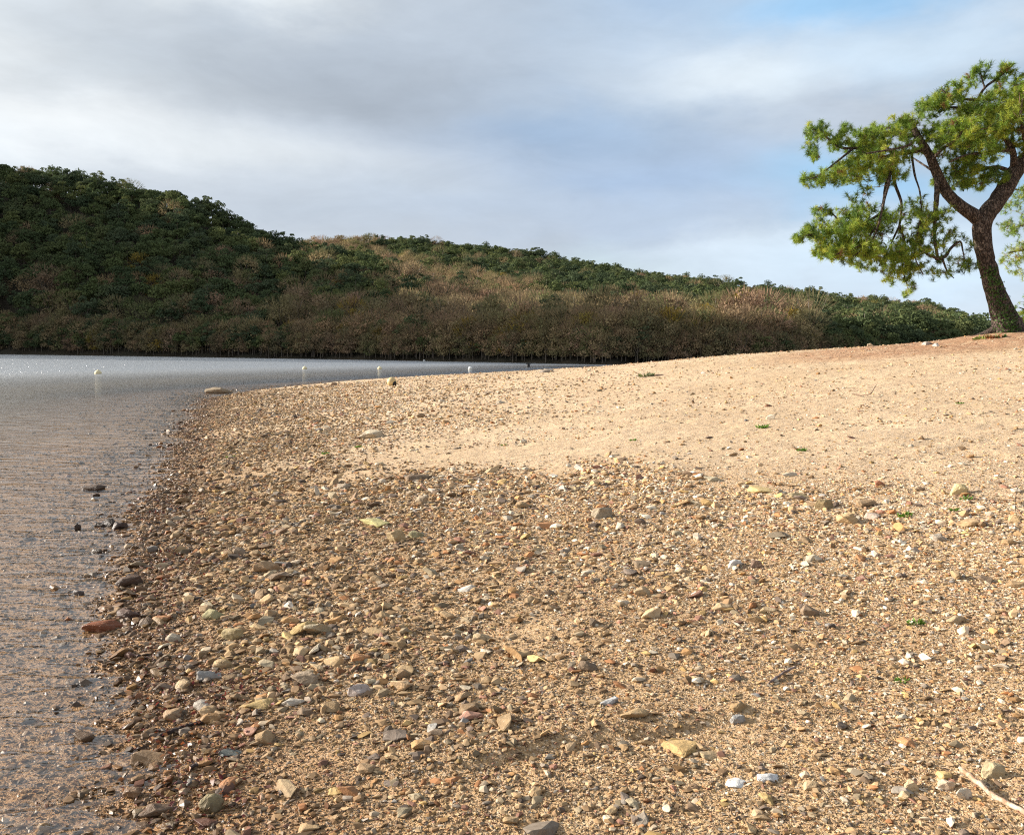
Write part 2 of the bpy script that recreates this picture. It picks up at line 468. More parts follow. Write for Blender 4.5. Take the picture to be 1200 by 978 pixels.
# ------------------------------------------------------------------ ground sheets
def polar(radii, angs, f):
    A, R = np.meshgrid(angs, radii)
    X = R * np.sin(A); Y = R * np.cos(A)
    Z = f(X, Y)
    V = np.stack([X, Y, Z], -1).reshape(-1, 3)
    nr, na = len(radii), len(angs)
    i = (np.arange(nr - 1)[:, None] * na + np.arange(na - 1)[None]).ravel()
    return V, np.stack([i, i + 1, i + na + 1, i + na], 1)


d2r = math.pi / 180
angs = np.concatenate([np.linspace(-180, -46, 60)[:-1], np.linspace(-46, 46, 900), np.linspace(46, 180, 60)[1:]]) * d2r
radii = np.concatenate([[.02, .3, .7], np.geomspace(1.0, 16, 420), np.geomspace(16.1, 170, 260), [200, 260]])
V, Fc = polar(radii, angs, Hb)
V[:, 2] = np.where(np.hypot(V[:, 0], V[:, 1]) > 190, -2.3, V[:, 2])
tag(obj_np('beach', V, Fc, m_beach, smooth=True), kind='structure')

V = np.array([(-1100, -1100, -2.6), (1100, -1100, -2.6), (1100, 1100, -2.6), (-1100, 1100, -2.6)], float)
tag(obj_np('lake_bed', V, np.array([[0, 1, 2, 3]]), m_bed), kind='structure')

# water sheet carrying the depth below it
radii = np.concatenate([[.02, .5], np.geomspace(1.0, 90, 1000), np.geomspace(92, 130, 20), np.geomspace(140, 1090, 16)])
angw = np.concatenate([np.linspace(-180, -52, 50)[:-1], np.linspace(-52, 6, 620), np.linspace(7, 46, 60), np.linspace(47, 180, 40)]) * d2r
V, Fc = polar(radii, angw, lambda X, Y: 0 * X)
dpt = np.clip(-Hb(V[:, 0], V[:, 1]), 0, 2.5); RR = np.hypot(V[:, 0], V[:, 1]); dpt[RR > 150] = 2.5
wr = np.random.default_rng(5); hz_ = np.zeros(len(V)); gx_ = 0
warpx = .30 * fbm(V[:, 0] * .8, V[:, 1] * .8, 3); warpy = .30 * fbm(V[:, 0] * .5 + 40, V[:, 1] * .5, 2)
for k in range(60):
    lam = .07 * (.75 / .07) ** (wr.random() ** 1.15)
    th = math.radians(wr.normal(-76, 34))            # travel direction: toward the near shore
    kk = 2 * math.pi / lam
    slope = .029 * (lam / .25) ** -.35
    ph = kk * ((V[:, 0] + warpx) * math.cos(th) + (V[:, 1] + warpy) * math.sin(th)) + wr.uniform(0, 6.28)
    fade = np.clip((lam / (RR * .0045 + .002) - 3) / 4, 0, 1)
    sn_ = np.sin(ph)
    hz_ += slope / kk * fade * (sn_ + .25 * np.cos(2 * ph))
grp = .35 + 1.2 * (fbm(V[:, 0] * .35, V[:, 1] * .8, 3) * .5 + .5)
shal = .85 + .15 * np.clip(dpt / .10, 0, 1)
V[:, 2] = hz_ * grp * shal
w = obj_np('lake_water', V, Fc, m_water, smooth=True, tint=dpt); tag(w, kind='structure')

gx = np.arange(-620, 620, 6.0); gy = np.arange(110, 1000, 6.0)
GX, GY = np.meshgrid(gx, gy)
GZ = Hh(GX, GY)
V = np.stack([GX, GY, GZ], -1).reshape(-1, 3); na = len(gx)
i = (np.arange(len(gy) - 1)[:, None] * na + np.arange(na - 1)[None]).ravel()
Fc = np.stack([i, i + 1, i + na + 1, i + na], 1)
Fc = Fc[(V[Fc, 2] > -2.35).any(1)]
tag(obj_np('hills', V, Fc, m_hill, smooth=True), kind='structure')

# ------------------------------------------------------------------ far woodland
def quad_cloud(cent, nrm_dir, size, aspect=1.0):
    """quads centred at cent, random plane about nrm_dir"""
    n = len(cent)
    a = np.cross(nrm_dir, rng.normal(size=(n, 3))); a /= np.linalg.norm(a, axis=1)[:, None]
    b_ = np.cross(nrm_dir, a); b_ /= np.linalg.norm(b_, axis=1)[:, None]
    s = np.asarray(size).reshape(-1, 1)
    a = a * s; b_ = b_ * s * aspect
    V = np.stack([cent - a - b_ * .6, cent + a * .8 - b_, cent + a + b_ * .7, cent - a * .7 + b_], 1).reshape(-1, 3)
    return V, np.arange(4 * n).reshape(n, 4)


def tube_np(pts, rad, nseg=6):
    pts = np.asarray(pts, float); rad = np.asarray(rad, float)
    n = len(pts); T = np.gradient(pts, axis=0); T /= np.linalg.norm(T, axis=1)[:, None] + 1e-9
    ref = np.array([0, 0, 1.0]) if abs(T[0][2]) < .9 else np.array([1.0, 0, 0])
    U = np.cross(T, ref); U /= np.linalg.norm(U, axis=1)[:, None] + 1e-9
    for k in range(1, n):
        u = U[k - 1] - T[k] * np.dot(U[k - 1], T[k]); U[k] = u / (np.linalg.norm(u) + 1e-9)
    W = np.cross(T, U)
    a = np.arange(nseg) * 2 * math.pi / nseg
    V = pts[:, None] + rad[:, None, None] * (np.cos(a)[None, :, None] * U[:, None] + np.sin(a)[None, :, None] * W[:, None])
    Fq = []
    for k in range(n - 1):
        for j in range(nseg):
            j2 = (j + 1) % nseg
            Fq.append((k * nseg + j, k * nseg + j2, (k + 1) * nseg + j2, (k + 1) * nseg + j))
    return V.reshape(-1, 3), np.array(Fq)


def cat(parts):
    VV = []; FF = []; o = 0
    for v, f in parts:
        VV.append(v); FF.append(f + o); o += len(v)
    return np.concatenate(VV), np.concatenate(FF)


def far_pine(h):
    R = h * random.uniform(.38, .47)
    puffs = []
    for k in range(26):
        a = random.uniform(0, 6.283); q = math.sqrt(random.random()) * R * .74
        zz = h * (.42 + .46 * (1 - (q / R) ** 2) * random.uniform(.3, 1.1) + random.uniform(-.14, .06))
        puffs.append((q * math.cos(a), q * math.sin(a), zz, R * random.uniform(.18, .36)))
    C = []; Nn = []
    for (x, y, z, r) in puffs:
        n = 52; d = rng.normal(size=(n, 3)); d /= np.linalg.norm(d, axis=1)[:, None]; d[:, 2] = np.where(d[:, 2] < -.3, -d[:, 2], d[:, 2])
        C.append(np.array([x, y, z]) + d * np.array([r, r, r * .72]) * rng.uniform(.6, 1.08, (n, 1))); Nn.append(d + .5 * rng.normal(size=(n, 3)))
    C = np.concatenate(C); Nn = np.concatenate(Nn)
    crown = quad_cloud(C, Nn, rng.uniform(.08, .25, len(C)) * h / 10)
    bend = random.uniform(-.5, .5)
    zs = np.linspace(-1.0, h * .8, 5); trunk = tube_np(np.stack([bend * (zs / h) ** 2, 0 * zs, zs], 1), np.linspace(.20, .07, 5), 5)
    return crown, trunk


def far_bare(h):
    R = h * random.uniform(.36, .50)
    C = []; Nn = []; Sz = []
    for k in range(13):
        a = random.uniform(0, 6.283); q = math.sqrt(random.random()) * R * .72
        zz = h * (.08 + .72 * random.random() * math.sqrt(max(.05, 1 - (q / R) ** 2)))
        r = R * random.uniform(.30, .48)
        n = 62; d = rng.normal(size=(n, 3)); d /= np.linalg.norm(d, axis=1)[:, None]; d[:, 2] = np.where(d[:, 2] < -.3, -d[:, 2], d[:, 2])
        C.append(np.array([q * math.cos(a), q * math.sin(a), zz]) + d * np.array([r, r, r * .95]) * rng.uniform(.5, 1.12, (n, 1)))
        Nn.append(d + .42 * rng.normal(size=(n, 3)))
    C = np.concatenate(C); Nn = np.concatenate(Nn)
    crown = quad_cloud(C, Nn, rng.uniform(.07, .24, len(C)) * h / 10)
    n = 160; d = rng.normal(size=(n, 3)); d[:, 2] = np.abs(d[:, 2]) + .3; d /= np.linalg.norm(d, axis=1)[:, None]
    c0 = np.array([0, 0, h * .45]) + d * np.array([R, R, h * .46]); sd_ = np.cross(d, rng.normal(size=(n, 3))); sd_ /= np.linalg.norm(sd_, axis=1)[:, None]
    ln_ = rng.uniform(.4, 1.0, (n, 1)) * h / 11; w_ = .045
    tw = np.stack([c0 - d * ln_ - sd_ * w_, c0 - d * ln_ + sd_ * w_, c0 + d * ln_ * .8 + sd_ * w_ * .4, c0 + d * ln_ * .8 - sd_ * w_ * .4], 1).reshape(-1, 3)
    crown = (np.concatenate([crown[0], tw]), np.concatenate([crown[1], np.arange(4 * n).reshape(n, 4) + len(crown[0])]))
    parts = [tube_np(np.array([(0, 0, -1), (0, 0, h * .25), (.1, 0, h * .45)]), [.20, .15, .10], 5)]
    for k in range(6):
        a = k * 1.05 + random.random(); q = R * .6
        parts.append(tube_np(np.array([(0, 0, h * random.uniform(.15, .4)), (math.cos(a) * q * .5, math.sin(a) * q * .5, h * .5), (math.cos(a) * q, math.sin(a) * q, h * random.uniform(.7, .88))]), [.09, .06, .02], 4))
    return crown, cat(parts)


NV = 6
pines = [far_pine(10.5) for _ in range(NV)]
bares = [far_bare(10.5) for _ in range(NV)]

sp = 5.2
gx = np.arange(-420, 420, sp); gy = np.arange(125, 620, sp)
TX, TY = np.meshgrid(gx, gy)
TX = (TX + rng.uniform(-.48, .48, TX.shape) * sp).ravel(); TY = (TY + rng.uniform(-.48, .48, TY.shape) * sp).ravel()
fpx = np.arange(-200, 1300, 5.0); fy = np.interp(fpx, _hp, _hy)
for off in (.5, 2.5, 5):
    q = fpx + rng.uniform(-4, 4, len(fpx)); yy = fy + off + rng.uniform(0, 2, len(fpx))
    TX = np.concatenate([TX, (q - 600) / F * yy]); TY = np.concatenate([TY, yy])
px, Ys = hill_params(TX, TY)
TZ = Hh(TX, TY)
ok = (px > -420) & (px < 1480) & (TY > Ys + .3) & (TZ > .1)
TX, TY, TZ, px, Ys = TX[ok], TY[ok], TZ[ok], px[ok], Ys[ok]
hgt = rng.uniform(.68, 1.22, len(TX)) * np.interp(TY - Ys, [0, 3, 12], [.42, .6, 1])
Etop = (TZ + 10 * hgt - CAMZ) / TY * F
order = np.argsort(TY)
mxE = np.full(400, -999.0); keep = np.zeros(len(TX), bool); vis = np.zeros(len(TX))
for i in order:
    b_ = int((px[i] + 600) // 8); b_ = min(max(b_, 1), 398)
    m = max(mxE[b_ - 1:b_ + 2].mean(), mxE[b_])
    lim = 40 if TY[i] < 380 else 22
    if Etop[i] > m - lim:
        keep[i] = True; vis[i] = np.clip(Etop[i] - m + 6, 0, 40) / TY[i]
    if Etop[i] - 4 > mxE[b_]: mxE[b_] = Etop[i] - 4
TX, TY, TZ, px, Ys, hgt, Etop, vis = [a[keep] for a in (TX, TY, TZ, px, Ys, hgt, Etop, vis)]
E2 = np.interp(px, [-1500, 0, 300, 380, 420, 500, 600, 700, 800, 900, 1000, 1080, 1150, 1200], [60, 100, 126, 134, 138, 137, 124, 108, 94.5, 84, 73.5, 69, 46, 28])
onhill1 = (px < 500) & (TY < 360)
nz = fbm(TX / 30, TY / 30, 2)
pp = np.where(onhill1, np.interp(Etop + 50 * nz, [40, 100, 140], [.40, .68, .97]),
              np.interp(Etop - E2 + 26 * nz + np.interp(px, [800, 1000], [0, 26]), [-34, -20], [.06, .95]))
pp = np.where((~onhill1) & (px < 450) & (Etop > 120), .15, pp)
pp = np.where((TY < Ys + 30) & (px > 350) & (px < 950), .04, pp)
isp = rng.random(len(TX)) < pp
gold = (~isp) & (rng.random(len(TX)) < .035)
yaw = rng.uniform(0, 6.283, len(TX)); var = rng.integers(0, NV, len(TX))
tint = rng.random(len(TX))
scale = hgt * np.where(isp, np.where(onhill1, .92, .88), np.where(TY < Ys + 30, 1.0, .95))
inframe = (px > -10) & (px < 1210)
area = np.where(inframe & (px < 1165), vis * 10 + 1.0 / TY, 0)


def pick(mask, n):
    id_ = np.nonzero(mask)[0]; id_ = id_[np.argsort(-area[id_])][:n]
    return id_[area[id_] > 0]


def put_trees(ids, protos, mats, nm, describe):
    protoset = []
    for k, (cr, tr) in enumerate(protos):
        protoset.append((mesh_np('crown', cr[0], cr[1], mats[0], tint=np.zeros(len(cr[0]))), mesh_np('trunk', tr[0], tr[1], m_ftrunk)))
    for i in ids:
        lab, ctg, grp = describe(i)
        e = bpy.data.objects.new(nm, None); link(e); tag(e, lab, ctg, grp)
        e.location = (TX[i], TY[i], TZ[i]); e.rotation_euler = (0, 0, yaw[i]); e.scale = (scale[i],) * 3
        cm, tm = protoset[var[i]]
        link(bpy.data.objects.new('trunk', tm), e); link(bpy.data.objects.new('crown', cm), e)


def d_pine(i):
    if onhill1[i]: return 'dark green pine in the wood on the steep near hill across the lake', 'pine tree', 'pines on the steep near hill'
    return 'small green pine among the far wood on the lower hill behind', 'pine tree', 'pines on the far hill'


def d_bare(i):
    if onhill1[i]: return 'dull brown leafless tree on the steep near hill across the lake', 'broadleaf tree', 'bare trees on the steep near hill'
    if TY[i] < Ys[i] + 32: return 'grey-brown bare tree in the shaded fringe along the far shore', 'broadleaf tree', 'bare trees along the far shore'
    return 'russet brown bare tree on the sunlit slope of the far hill', 'broadleaf tree', 'bare trees on the sunlit far slope'


pi = pick(isp, 295); bi = pick(~isp & ~gold, 260); gi = pick(gold, 30)
put_trees(pi, pines, (m_fpine,), 'pine_tree', d_pine)
put_trees(bi, bares, (m_fbare,), 'bare_tree', d_bare)
put_trees(gi, bares, (m_fgold,), 'autumn_tree', lambda i: ('yellow-leaved autumn tree among the brown wood across the lake', 'autumn tree', 'yellow autumn trees across the lake'))
rest = np.ones(len(TX), bool); rest[pi] = False; rest[bi] = False; rest[gi] = False
print('TREES', len(TX), 'rest', rest.sum())


def merge_trees(mask, protos, mat, nm, lab, ctg):
    id_ = np.nonzero(mask & rest)[0]
    if not len(id_): return
    pos = np.stack([TX[id_], TY[id_], TZ[id_]], 1); sc3 = np.repeat(scale[id_][:, None], 3, 1)
    V1, F1, _, I1 = scatter_merge([p[0] for p in protos], pos, rotz(yaw[id_]), sc3, vidx=var[id_])
    V2, F2, _, I2 = scatter_merge([p[1] for p in protos], pos, rotz(yaw[id_]), sc3, vidx=var[id_])
    me = mesh_np(nm, np.concatenate([V1, V2]), np.concatenate([F1, F2 + len(V1)]), mat, tint=np.concatenate([tint[id_][I1], tint[id_][I2]]))
    me.materials.append(m_ftrunk)
    mi = np.zeros(len(F1) + len(F2), np.int32); mi[len(F1):] = 1; me.polygons.foreach_set('material_index', mi)
    o = link(bpy.data.objects.new(nm, me)); tag(o, lab, ctg, kind='stuff')


merge_trees(isp, pines, m_fpine, 'pine_woodland', 'mass of green pines filling the hills across the lake', 'woodland')
merge_trees(~isp, bares, m_fbare, 'bare_woodland', 'mass of brown leafless trees filling the hillsides across the lake', 'woodland')

# ------------------------------------------------------------------ the pines on the beach
PY = 22.0
PXM = PY / F


class Tree:
    def __init__(self, Y): self.Y = Y; self.nodes = []; self.tubes = []; self.twigs = []

    def P(self, p): return pt(p[0], p[1], self.Y + (p[2] if len(p) > 2 else 0))

    def limb(self, pts_, r0_, r1_, seg=10, rough=.05):
        P_ = np.array([self.P(p) for p in pts_])
        # catmull resample
        Q = [P_[0] * 2 - P_[1]] + list(P_) + [P_[-1] * 2 - P_[-2]]
        res = []
        for k in range(1, len(Q) - 2):
            n = max(3, int(np.linalg.norm(Q[k + 1] - Q[k]) / .10))
            for t in np.arange(n) / n:
                res.append(.5 * ((2 * Q[k]) + (-Q[k - 1] + Q[k + 1]) * t + (2 * Q[k - 1] - 5 * Q[k] + 4 * Q[k + 1] - Q[k + 2]) * t * t + (-Q[k - 1] + 3 * Q[k] - 3 * Q[k + 1] + Q[k + 2]) * t ** 3))
        res.append(Q[-2]); res = np.array(res)
        u = np.linspace(0, 1, len(res))
        if hasattr(r0_, '__len__'): R = np.interp(u, np.linspace(0, 1, len(r0_)), r0_)
        else: R = r0_ + (r1_ - r0_) * u ** .8
        R = R * self.Y / F
        jit = rng.normal(size=res.shape) * R.mean() * .03; jit[0] = 0
        res = res + jit
        R = R * (1 + rough * rng.normal(size=len(R)))
        self.tubes.append(tube_np(res, R, seg))
        self.nodes += [tuple(p) for p in res[::3]]

    def foliage(self, blobs, needles=30, dens=1.0, nlen=.17):
        tg = []
        tc_ = []
        for (x, y, rx, ry, dy, dr, n, bright) in blobs:
            n = int(n * dens)
            d = rng.normal(size=(n, 3)); d /= np.linalg.norm(d, axis=1)[:, None]
            q = rng.random((n, 1)) ** .40
            d = d * q
            c0 = self.P((x, y, dy)); k = self.Y / F
            pts_ = c0 + d * np.array([rx * k, dr, ry * k])
            tg.append(pts_); tc_.append(np.full(n, bright))
        tg = np.concatenate(tg); tc_ = np.concatenate(tc_)
        # thin with 3-D noise so that gaps show
        nzv = np.array([mnoise.noise(Vector(p * 2.9)) for p in tg])
        k_ = nzv > -.08; tg = tg[k_]; tc_ = tc_[k_]
        nodes = np.array(self.nodes); start = len(nodes)
        d0 = np.array([np.min(np.sum((nodes - p) ** 2, 1)) for p in tg])
        o = np.argsort(d0); tg = tg[o]; tc_ = tc_[o]
        buf = np.zeros((start + 3 * len(tg), 3)); buf[:start] = nodes; m = start
        axes = np.zeros_like(tg)
        for j, p in enumerate(tg):
            dd = np.sum((buf[:m] - p) ** 2, 1); k2 = int(np.argmin(dd)); q = buf[k2]
            L_ = math.sqrt(dd[k2]); mid = (p + q) / 2 + np.array([0, 0, -.06 * L_]) + rng.normal(size=3) * L_ * .08
            ax = p - mid; ax /= np.linalg.norm(ax) + 1e-6; axes[j] = ax
            r = .004 + .006 * min(L_, 1.5)
            if L_ > .03: self.twigs.append(tube_np(np.array([q, mid, p]), [r * 1.5, r * 1.1, r * .7], 3))
            buf[m] = mid; buf[m + 1] = p; m += 2
        # needles
        n = len(tg); K = needles
        ax = axes * .6 + np.array([0, 0, .55]) + .25 * rng.normal(size=(n, 3)); ax /= np.linalg.norm(ax, axis=1)[:, None]
        A = np.repeat(ax, K, 0); B = np.repeat(tg, K, 0)
        rd = rng.normal(size=(n * K, 3)); rd -= A * np.sum(rd * A, 1)[:, None]; rd /= np.linalg.norm(rd, axis=1)[:, None]
        th = rng.uniform(.25, 1.45, (n * K, 1))
        D = A * np.cos(th) + rd * np.sin(th)
        ln = nlen * rng.uniform(.6, 1.1, (n * K, 1)) * np.repeat(rng.uniform(.7, 1.1, (n, 1)), K, 0)
        B = B - A * rng.uniform(0, .14, (n * K, 1))
        side = np.cross(D, rng.normal(size=(n * K, 3))); side /= np.linalg.norm(side, axis=1)[:, None]
        wd = .0052
        droop = np.array([0, 0, -.12]) * ln
        T0 = B - side * wd; T1 = B + side * wd; T2 = B + D * ln + droop
        V = np.stack([T0, T1, T2], 1).reshape(-1, 3); Fq = np.arange(3 * n * K).reshape(-1, 3)
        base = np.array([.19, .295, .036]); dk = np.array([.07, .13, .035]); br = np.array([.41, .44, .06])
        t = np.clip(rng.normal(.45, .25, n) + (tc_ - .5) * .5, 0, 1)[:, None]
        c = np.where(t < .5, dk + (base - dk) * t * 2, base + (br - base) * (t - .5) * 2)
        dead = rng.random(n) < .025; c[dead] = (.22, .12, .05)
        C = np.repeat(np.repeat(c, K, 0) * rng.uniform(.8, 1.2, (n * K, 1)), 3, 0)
        return V, Fq, C


t1 = Tree(22.0)
t1.limb([(1182, 394), (1179, 378), (1170, 352), (1162, 330), (1155, 303), (1151, 280), (1151, 262), (1154, 250)],
        [20, 15.6, 12.2, 10.8, 9.8, 9.5, 10, 10.4, 9], 0, 20, .02)
t1.limb([(1151, 266), (1146, 256), (1129, 244), (1114, 231), (1105, 218), (1098, 203), (1092, 188), (1084, 173), (1075, 160), (1070, 149), (1063, 135)],
        [8.5, 8.2, 7.2, 6.6, 6.2, 5.8, 5.2, 4.6, 4.0, 3.3, 1.6], 0, 14, .03)
t1.limb([(1152, 262), (1157, 250), (1168, 236, .1), (1179, 219, .2), (1188, 203, .3), (1202, 187, .4), (1225, 165, .6), (1245, 145, .8)],
        [10, 10, 9.6, 9.2, 8.6, 8, 6.5, 5], 0, 14, .03)
# root flares
for q in [(1158, 391), (1200, 390), (1190, 396), (1168, 397)]:
    t1.limb([(1180, 372), ((q[0] + 1180) / 2, 384), q, (q[0] * 2 - 1180, q[1] + 6)], 9, 3, 8, .02)
B_ = [
    ([(1099, 205), (1098, 224, -.2), (1097, 240, -.3), (1095, 262, -.4), (1096, 285, -.4), (1099, 303, -.5)], 3.6, 1.6),
    ([(1099, 303, -.5), (1090, 299, -.6), (1083, 296, -.6)], 2.2, 1.0),
    ([(1097, 303, -.5), (1108, 300, -.4), (1114, 291, -.3), (1125, 283, -.2), (1128, 292, -.2), (1130, 303, -.2)], 2.6, .5),
    ([(1104, 302, -.4), (1110, 318, -.5), (1118, 326, -.5)], 1.3, .5),
    ([(1084, 173), (1068, 178, .2), (1052, 180, .3), (1038, 184, .3)], 3.6, 2.2),
    ([(1052, 180, .3), (1030, 172, .3), (1000, 174, .1), (983, 172), (966, 159, -.1), (950, 150, -.2)], 2.6, .8),
    ([(1000, 174, .1), (980, 190, -.3), (960, 205, -.5), (948, 210, -.6)], 1.5, .6),
    ([(1038, 184, .3), (1040, 205, .2), (1037, 225, .1), (1034, 249, 0)], 2.4, 1.6),
    ([(1045, 181, .3), (1042, 212, -.5), (1036, 235, -.8), (1030, 262, -1.0)], 2.0, 1.2),
    ([(1046, 182, .3), (1048, 212, .3), (1056, 236, .2), (1056, 250, .2), (1054, 264, .1)], 2.2, 1.3),
    ([(1068, 178, .2), (1072, 205, -.2), (1078, 225, -.4), (1080, 250, -.5)], 1.6, .8),
    ([(1034, 249), (1012, 262), (985, 272, -.2), (960, 274, -.3), (934, 277, -.4)], 1.9, .7),
    ([(1034, 249), (1020, 275, -.5), (1000, 292, -.8), (980, 298, -1)], 1.6, .7),
    ([(1030, 262, -1.0), (1020, 285, -.9), (1000, 300, -.9)], 1.2, .6),
    ([(985, 262, -.2), (975, 250, -.2), (960, 243, -.2)], 1.0, .5),
    ([(1054, 264, .1), (1060, 285, 0), (1057, 310, 0), (1063, 334, 0)], 1.5, .6),
    ([(1054, 264, .1), (1042, 290, .5), (1030, 312, .6)], 1.4, .6),
    ([(1080, 250, -.5), (1075, 275, -.5), (1072, 300, -.5), (1082, 322, -.5)], 1.3, .6),
    ([(1188, 203, .3), (1186, 175, .1), (1168, 152), (1146, 132), (1147, 116), (1154, 103), (1166, 94), (1176, 86), (1184, 76)], 4.2, .8),
    ([(1154, 103), (1150, 90), (1148, 80)], 1.0, .5),
    ([(1147, 118), (1130, 116), (1112, 112), (1104, 105)], 1.8, .7),
    ([(1142, 128), (1118, 126), (1096, 126), (1080, 122)], 1.9, .7),
    ([(1186, 175, .1), (1160, 178, -.4), (1132, 182, -.7), (1112, 190, -.8)], 3, 1.0),
    ([(1188, 203, .3), (1168, 196, .3), (1142, 200, .5), (1118, 208, .6)], 3.2, 1.0),
    ([(1075, 160), (1062, 158, .4), (1042, 150, .7), (1022, 152, .8)], 2.2, .8),
    ([(1092, 188), (1104, 175, -.5), (1122, 162, -.9), (1130, 150, -1.0)], 2.6, .9),
    ([(1202, 187, .4), (1200, 160, -.4), (1196, 135, -.8), (1200, 108, -.8)], 3, 1.0),
    ([(1225, 165, .6), (1235, 130, .5), (1225, 95, .2)], 3, 1.0),
    ([(1245, 145, .8), (1280, 135, .7), (1310, 150, .6)], 3.6, 1.2),
    ([(1225, 165, .6), (1250, 190, .0), (1270, 225, -.3), (1262, 262, -.4)], 2.6, 1.0),
    ([(1186, 175, .1), (1185, 150, 1.2), (1170, 130, 1.8)], 2.6, .8),
    ([(1098, 203), (1085, 195, 1.0), (1070, 185, 1.5)], 2.2, .8),
    ([(1075, 160), (1065, 170, -.8), (1045, 175, -1.2), (1015, 180, -1.2)], 2.2, .8)]
for pts_, a, b_ in B_: t1.limb(pts_, a, b_, 6, .05)
#        px    py   rx  ry   dy   dr   n  bright
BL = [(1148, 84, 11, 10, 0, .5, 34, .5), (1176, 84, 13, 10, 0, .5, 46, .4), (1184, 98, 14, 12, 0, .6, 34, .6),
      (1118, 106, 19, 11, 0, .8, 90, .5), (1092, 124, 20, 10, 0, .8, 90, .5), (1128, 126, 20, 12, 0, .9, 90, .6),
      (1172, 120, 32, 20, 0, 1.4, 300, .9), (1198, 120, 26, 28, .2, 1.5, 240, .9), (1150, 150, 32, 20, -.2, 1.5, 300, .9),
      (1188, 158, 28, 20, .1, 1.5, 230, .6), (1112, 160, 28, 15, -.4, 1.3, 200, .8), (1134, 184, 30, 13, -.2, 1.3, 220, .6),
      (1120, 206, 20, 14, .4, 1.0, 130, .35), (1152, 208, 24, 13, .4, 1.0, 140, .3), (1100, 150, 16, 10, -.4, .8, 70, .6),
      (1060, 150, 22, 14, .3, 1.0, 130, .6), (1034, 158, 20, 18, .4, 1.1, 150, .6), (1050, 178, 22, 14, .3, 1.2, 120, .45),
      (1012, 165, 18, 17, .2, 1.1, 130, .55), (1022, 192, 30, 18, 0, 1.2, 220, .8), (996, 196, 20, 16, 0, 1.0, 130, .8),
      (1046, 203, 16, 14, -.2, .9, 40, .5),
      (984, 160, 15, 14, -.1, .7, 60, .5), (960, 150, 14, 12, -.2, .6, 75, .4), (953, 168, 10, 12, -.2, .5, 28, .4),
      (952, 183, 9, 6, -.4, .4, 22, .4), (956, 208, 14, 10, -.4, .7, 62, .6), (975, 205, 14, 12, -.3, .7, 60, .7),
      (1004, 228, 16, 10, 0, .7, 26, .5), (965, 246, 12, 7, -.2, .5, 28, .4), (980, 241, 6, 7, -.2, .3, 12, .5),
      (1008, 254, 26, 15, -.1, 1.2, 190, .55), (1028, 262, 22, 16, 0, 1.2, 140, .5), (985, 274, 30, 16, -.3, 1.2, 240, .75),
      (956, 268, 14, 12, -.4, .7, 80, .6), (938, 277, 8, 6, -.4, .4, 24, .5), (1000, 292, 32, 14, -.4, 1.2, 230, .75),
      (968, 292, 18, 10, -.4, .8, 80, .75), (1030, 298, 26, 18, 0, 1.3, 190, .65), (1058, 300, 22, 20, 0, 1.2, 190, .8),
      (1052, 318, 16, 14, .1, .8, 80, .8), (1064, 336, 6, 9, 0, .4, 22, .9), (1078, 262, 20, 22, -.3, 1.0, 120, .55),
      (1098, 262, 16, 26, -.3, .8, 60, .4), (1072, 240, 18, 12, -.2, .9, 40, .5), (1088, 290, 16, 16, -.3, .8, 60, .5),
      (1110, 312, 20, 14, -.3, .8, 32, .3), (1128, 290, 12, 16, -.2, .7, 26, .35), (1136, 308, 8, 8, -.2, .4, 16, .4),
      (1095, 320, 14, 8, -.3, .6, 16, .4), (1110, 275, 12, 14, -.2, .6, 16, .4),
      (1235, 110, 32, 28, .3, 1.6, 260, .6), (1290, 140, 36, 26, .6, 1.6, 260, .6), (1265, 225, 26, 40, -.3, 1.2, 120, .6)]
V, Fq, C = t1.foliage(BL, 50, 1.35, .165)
t1o = empty('pine_tree', TREE, 'large leaning forked pine standing alone on the crest of the sandy beach', 'pine tree')


def to_local(V, o): return V - np.array(o.location)


m_ivy = m_leaf
tv, tf = cat(t1.tubes); obj_np('trunk', to_local(tv, t1o), tf, m_bark, t1o, smooth=True)
wv, wf = cat(t1.twigs); obj_np('twigs', to_local(wv, t1o), wf, m_twig, t1o)
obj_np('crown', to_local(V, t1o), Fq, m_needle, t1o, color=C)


def leaf_quads(cent, nrmv, size, col, curl=.25):
    """each leaf is a kite of two triangles folded along its rib"""
    n = len(cent); nrmv = nrmv / np.linalg.norm(nrmv, axis=1)[:, None]
    a = np.cross(nrmv, rng.normal(size=(n, 3))); a /= np.linalg.norm(a, axis=1)[:, None]
    b_ = np.cross(nrmv, a); s = np.asarray(size).reshape(-1, 1)
    lift = nrmv * s * curl
    V = np.stack([cent - a * s, cent + b_ * s * .6 + lift, cent + a * s, cent - b_ * s * .6 + lift], 1).reshape(-1, 3)
    f = np.arange(4 * n).reshape(n, 4); f = np.concatenate([f[:, [0, 1, 2]], f[:, [0, 2, 3]]])
    return V, f, np.repeat(col, 4, 0)


